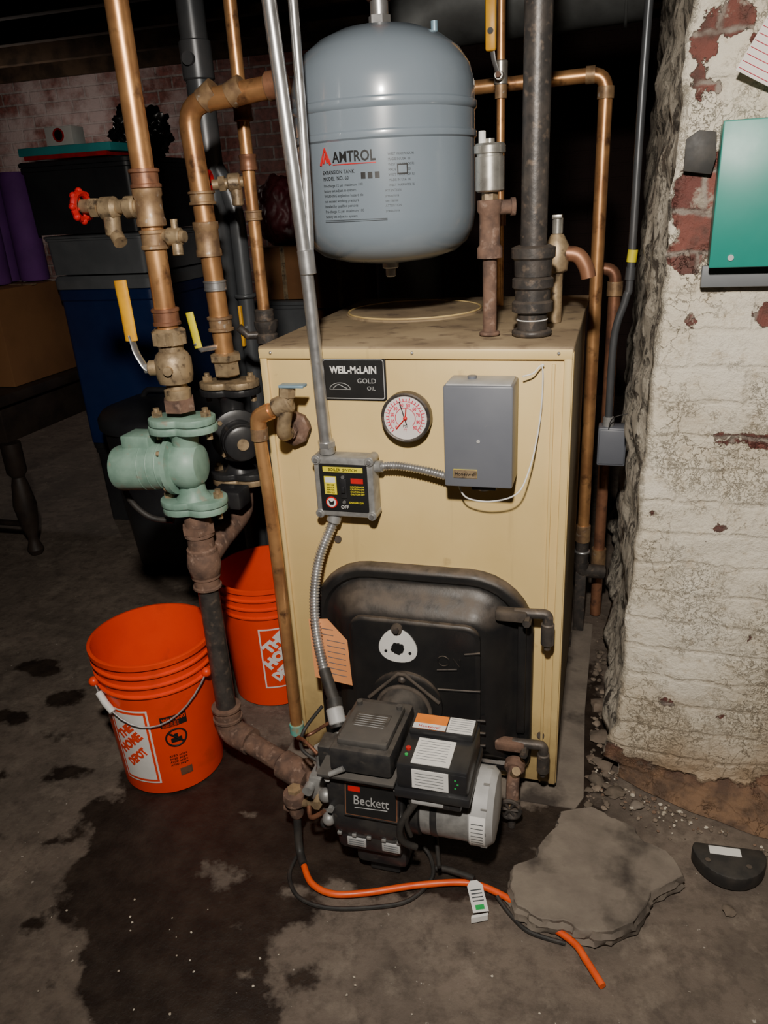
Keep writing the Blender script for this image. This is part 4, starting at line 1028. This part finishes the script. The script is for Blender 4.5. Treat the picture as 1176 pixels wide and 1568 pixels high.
# ------------------------------------------------------------------ column furnishings
b = B('green_electrical_cabinet')
b.box((.486, .028, 1.065), (.70, .078, 1.268), GREENBOX, .003)
b.box((.484, .023, 1.063), (.702, .030, 1.270), GREENBOX, .0025)
b.cyl((.514, .024, 1.078), (.514, .020, 1.078), .0045, LGREY, seg=12)
b.done()
b = B('grey_backing_strip'); b.box((.478, .056, 1.030), (.68, .070, 1.0635), GREYB, .002); b.done()
b = B('black_tape_patch'); b.prism([(.437, 1.205), (.478, 1.198), (.483, 1.222), (.48, 1.258), (.455, 1.262), (.437, 1.25)], (0, .070, 0), (1, 0, 0), (0, 0, 1), .004, BLACKH, .001); b.done()
b = B('paper_sheet')
t = bmesh.new(); g = []
def pp(u, v, dy=0): return V((.494 + .15 * u + .055 * v, .058 - .022 * (1 - v) * (1 - u) * (1 - u) - .004 * v + dy, 1.335 - .075 * u + .10 * v))
for j in range(9): g.append([t.verts.new(pp(i / 8, j / 8)) for i in range(9)])
for j in range(8):
    for i in range(8): t.faces.new((g[j][i], g[j][i + 1], g[j + 1][i + 1], g[j + 1][i]))
b.merge(t, PAPER)
for k in range(12): b.tube([pp(u, (k + .5) / 12, -.0012) for u in (0.01, .12, .25, .37, .5, .62, .75, .87, .99)], .0004, PINK, seg=4)
b.done()

# ------------------------------------------------------------------ floor items
b = B('broken_concrete_slab')
poly = [(.228, -.285), (.245, -.325), (.28, -.345), (.325, -.338), (.352, -.352), (.405, -.340), (.44, -.312), (.462, -.270), (.47, -.245), (.525, -.195), (.510, -.150), (.455, -.120), (.445, -.095), (.40, -.080), (.36, -.060), (.305, -.082), (.295, -.13), (.270, -.175), (.268, -.21), (.225, -.245)]
t = bmesh.new(); dense = []
for (x0, y0), (x1, y1) in zip(poly, poly[1:] + poly[:1]):
    for k in range(6):
        u = k / 6; n = noise.noise(V((x0 + (x1 - x0) * u, y0 + (y1 - y0) * u, .3)) * 60) * .006
        dense.append((x0 + (x1 - x0) * u + n, y0 + (y1 - y0) * u + n))
cx = sum(p[0] for p in dense) / len(dense); cy = sum(p[1] for p in dense) / len(dense)
loops = []
for (s_, z) in ((1.0, .001), (1.04, .006), (1.02, .014), (1.035, .020), (1.005, .027), (1.0, .034), (.985, .036), (.95, .036), (.8, .0365), (.6, .037), (.4, .037), (.2, .037)):
    rg = .006 if .003 < z < .03 else .0015
    loops.append([t.verts.new((cx + (x - cx) * s_ + noise.noise(V((x * 70, y * 70, z * 90))) * rg, cy + (y - cy) * s_ + noise.noise(V((x * 70, y * 70, z * 90 + 9))) * rg, max(.0005, z + (noise.noise(V((x * s_ * 12, y * s_ * 12, 1))) * .0025 if z > .02 else 0)))) for x, y in dense])
n = len(dense)
for a, c in zip(loops, loops[1:]):
    for k in range(n): t.faces.new((a[k], a[(k + 1) % n], c[(k + 1) % n], c[k]))
t.faces.new(loops[-1]); bmesh.ops.recalc_face_normals(t, faces=t.faces[:])
b.merge(t, CONCB); b.done(28)

b = B('plaster_rubble')
def rock(c, r, m):
    t = bmesh.new(); bmesh.ops.create_icosphere(t, subdivisions=2, radius=r)
    sd = random.random() * 50; sq = random.uniform(.4, .7)
    for v in t.verts:
        v.co *= 1 + noise.noise(v.co / r * 1.1 + V((sd, 0, 0))) * .7; v.co.z *= sq
    b.merge(t, m, Matrix.Translation(V(c)) @ Matrix.Rotation(random.random() * 6, 4, 'Z'))
PAINTCHIP = mat('paint_chip', (.55, .50, .41), (.36, .30, .23), rough=.8, ns=30)
BRICKCHIP = mat('brick_chip', (.22, .14, .095), (.13, .085, .06), rough=.9, ns=30, bmp=.4)
DIRT = mat('dirt_crumbs', (.16, .125, .095), (.10, .08, .06), rough=.95, ns=30, bmp=.4)
for k in range(260):
    u = random.random(); x = .36 + u * .40; base = .045 - max(0, x - .45) * .45
    y = base - abs(random.gauss(0, .035)) + (.05 if x < .42 else 0)
    r = random.choice((.0015, .002, .002, .003, .003, .004, .005))
    if math.hypot(x - .612, y + .125) < .085: continue
    rock((x, y, r * .3), r, random.choice((PAINTCHIP, STONE, DIRT, DIRT, BRICKCHIP)))
for k in range(120):
    y = random.uniform(-.03, .65); x = .372 + random.uniform(-.02, .025); r = random.choice((.003, .004, .006, .009))
    rock((x, y, r * .3), r, random.choice((STONE, DIRT, DIRT)))
for c, r in (((.375, .20, .006), .026), ((.385, .11, .006), .022), ((.37, .06, .005), .016), ((.41, .03, .006), .018), ((.372, .32, .006), .024), ((.60, -.225, .003), .011), ((.45, .0, .004), .012)):
    rock(c, r, random.choice((STONE, DIRT, CONCB)))
for k in range(60):
    x = random.uniform(-.6, .7); y = random.uniform(-.65, -.43); r = random.choice((.0010, .0015, .002)); rock((x, y, r * .5), r, PAINTCHIP)
b.done(50)

b = B('black_rubber_foot_block')
pts = [(-.060, .022), (.060, .022)]
for k in range(1, 20):
    a = math.radians(-k * 9); pts.append((.066 * math.cos(a), .018 + .075 * math.sin(a)))
b.prism(pts[::-1], (.612, -.122, .001), (.98, .05, 0), (-.05, .98, 0), .030, BLACKH, .004)
b.prism([(-.035, -.004), (.020, -.004), (.020, .015), (-.035, .015)], (.612, -.122, .0315), (.98, .05, 0), (-.05, .98, 0), .0006, WHITE)
for x in (-.04, .03): b.cyl((.612 + x, -.145, .030), (.612 + x, -.145, .0325), .005, IRON, seg=10)
b.done()

# ------------------------------------------------------------------ background clutter (left)
def bin_(name, lo, hi, m, lidm=None, taper=.94):
    b = B(name); lo = V(lo); hi = V(hi); w, d = hi.x - lo.x, hi.y - lo.y; h = hi.z - lo.z; c = ((lo.x + hi.x) / 2, (lo.y + hi.y) / 2, lo.z)
    i = w * (1 - taper) / 2
    b.pillow(c, w, d, .03, [(i, 0), (.006, h * .86), (.0, h * .87), (0, h * .92), (.006, h * .93), (.012, h * .93)], m, (1, 0, 0), (0, 1, 0))
    b.pillow((c[0], c[1], lo.z + h * .93), w, d, .03, [(-.004, 0), (-.006, h * .05), (.004, h * .07), (.02, h * .07), (.03, h * .05), (.05, h * .05)], lidm or m, (1, 0, 0), (0, 1, 0))
    return b.done()
b = B('old_wooden_table')
b.box((-2.7, .80, .58), (-1.68, 1.55, .62), DWOOD, .008); b.box((-2.64, .85, .44), (-1.72, 1.5, .58), DWOOD, .004)
for x in (-1.72, -2.62):
    for y in (.86, 1.48):
        b.rev([(.0, 0), (.022, 0), (.03, .02), (.02, .05), (.018, .07), (.032, .12), (.042, .2), (.03, .28), (.022, .31), (.036, .33), (.036, .44)], (x, y, 0), (0, 0, 1), DWOOD, 20)
b.tube([(-1.72, .86, .12), (-2.62, .86, .12)], .012, DWOOD)
b.done()
b = B('cardboard_box'); b.box((-2.25, .95, .622), (-1.72, 1.35, .96), CARD, .004); b.box((-2.26, 1.14, .958), (-1.71, 1.16, .963), BRASS); b.done()
b = B('purple_foam_rolls')
for x, y, h in ((-1.80, 1.27, .38), (-1.91, 1.25, .36), (-2.02, 1.27, .39), (-1.86, 1.13, .33)):
    b.rev([(0, 0), (.050, 0), (.054, .006), (.054, h - .02), (.046, h), (.030, h - .004), (.018, h - .006), (0, h - .006)], (x, y, .9645), (0, 0, 1), PURPLE, 28)
b.done()
bin_('storage_bin', (-1.64, 1.2, .001), (-1.24, 1.7, .34), DKBIN)
bin_('storage_bin', (-1.65, 1.18, .342), (-1.24, 1.7, .98), BLUEB, GREYB)
bin_('storage_bin', (-1.68, 1.2, .984), (-1.26, 1.7, 1.12), GREYB, GREYB)
bin_('storage_bin', (-1.74, 1.22, 1.124), (-1.28, 1.7, 1.37), DKBIN, DKBIN)
b = B('teal_box'); b.box((-1.72, 1.22, 1.388), (-1.34, 1.42, 1.415), TEAL, .003); b.box((-1.70, 1.22, 1.374), (-1.36, 1.42, 1.389), RED, .002)
b.box((-1.60, 1.23, 1.416), (-1.49, 1.30, 1.475), WHITE, .002); b.cyl((-1.545, 1.229, 1.448), (-1.545, 1.2285, 1.448), .017, INK, seg=20); b.torus((-1.545, 1.2285, 1.448), (0, 1, 0), .02, .003, RED, 20, 6); b.done()
def lump(name, c, sc, m, amp=.25, fr=2.5):
    b = B(name); t = bmesh.new(); bmesh.ops.create_icosphere(t, subdivisions=5, radius=1)
    for v in t.verts:
        n = v.co.copy(); v.co *= 1 + (abs(noise.noise(n * fr)) * 1.2 + abs(noise.noise(n * fr * 2.7)) * .5) * amp; v.co.x *= sc[0]; v.co.y *= sc[1]; v.co.z *= sc[2]
        v.co.z = max(v.co.z, -sc[2] * .92)
    b.merge(t, m, Matrix.Translation(V(c))); return b.done(60)
lump('black_plastic_bag', (-1.42, 1.56, 1.455), (.085, .09, .085), BAG, .5, 2.8)
b = B('trash_can')
b.rev([(0, 0.001), (.17, 0.001), (.21, .50), (.225, .51), (.225, .54), (.21, .56), (.12, .59), (0, .595)], (-1.14, .98, 0), (0, 0, 1), DKBIN, 40)
b.tube([(-1.22, .98, .585), (-1.2, .98, .615), (-1.08, .98, .615), (-1.06, .98, .585)], .01, DKBIN, fillet=.02); b.done()
bin_('storage_bin', (-1.20, 1.83, .001), (-.62, 2.2, .54), DKBIN)
bin_('storage_bin', (-1.18, 1.84, .543), (-.89, 2.15, .80), GREYB, GREYB)
b = B('cardboard_box'); b.box((-1.14, 1.86, .803), (-.90, 2.15, 1.02), CARD, .003); b.box((-1.03, 1.859, .804), (-1.01, 2.151, 1.021), BRASS); b.done()
b = B('cardboard_box'); b.box((-.88, 1.83, .543), (-.62, 2.15, .76), CARD, .003); b.box((-.76, 1.829, .544), (-.74, 2.151, .761), BRASS); b.done()
b = B('cardboard_box'); b.box((-.88, 1.86, .763), (-.66, 2.15, 1.12), CARD, .003); b.box((-.78, 1.859, .764), (-.76, 2.151, 1.121), BRASS); b.done()
lump('maroon_bag', (-1.06, 2.0, 1.15), (.11, .1, .14), MAROON, .2)
lump('black_plastic_bag', (-.77, 2.0, 1.20), (.10, .1, .085), BAG, .5, 2.8)

# ------------------------------------------------------------------ light + camera
l = bpy.data.lights.new('work_light', 'SPOT'); l.energy = 150; l.shadow_soft_size = .04; l.color = (1.0, .92, .82); l.spot_size = math.radians(108); l.spot_blend = 1.0
o = bpy.data.objects.new('work_light', l); o.location = (.30, -1.32, 1.66); SC.collection.objects.link(o)
o.rotation_euler = (V((.16, 0, .66)) - o.location).to_track_quat('-Z', 'Y').to_euler()
l = bpy.data.lights.new('added_back_wall_fill', 'POINT'); l.energy = 10; l.shadow_soft_size = .05; l.color = (1.0, .9, .82)  # added fill lamp without a known source, lifts the back brick wall
o = bpy.data.objects.new('added_back_wall_fill', l); o.location = (-2.9, 2.55, 1.5); SC.collection.objects.link(o)
w = bpy.data.worlds.new('world'); SC.world = w; w.use_nodes = True
w.node_tree.nodes['Background'].inputs[0].default_value = (.5, .55, .65, 1); w.node_tree.nodes['Background'].inputs[1].default_value = .02

cam = bpy.data.cameras.new('camera'); co = bpy.data.objects.new('camera', cam); SC.collection.objects.link(co)
cam.sensor_fit = 'VERTICAL'; cam.sensor_height = 36; cam.lens = 36 * 1178 / 1568; cam.clip_start = .02
r_ = V((.9606, .2733, -.0504)); f_ = V((-.2717, .8850, -.3781))
f_.normalize(); r_ = (r_ - f_ * r_.dot(f_)).normalized(); u_ = r_.cross(f_)
M = Matrix((r_, u_, -f_)).transposed().to_4x4(); M.translation = V((.346, -1.322, 1.191))
co.matrix_world = M; SC.camera = co
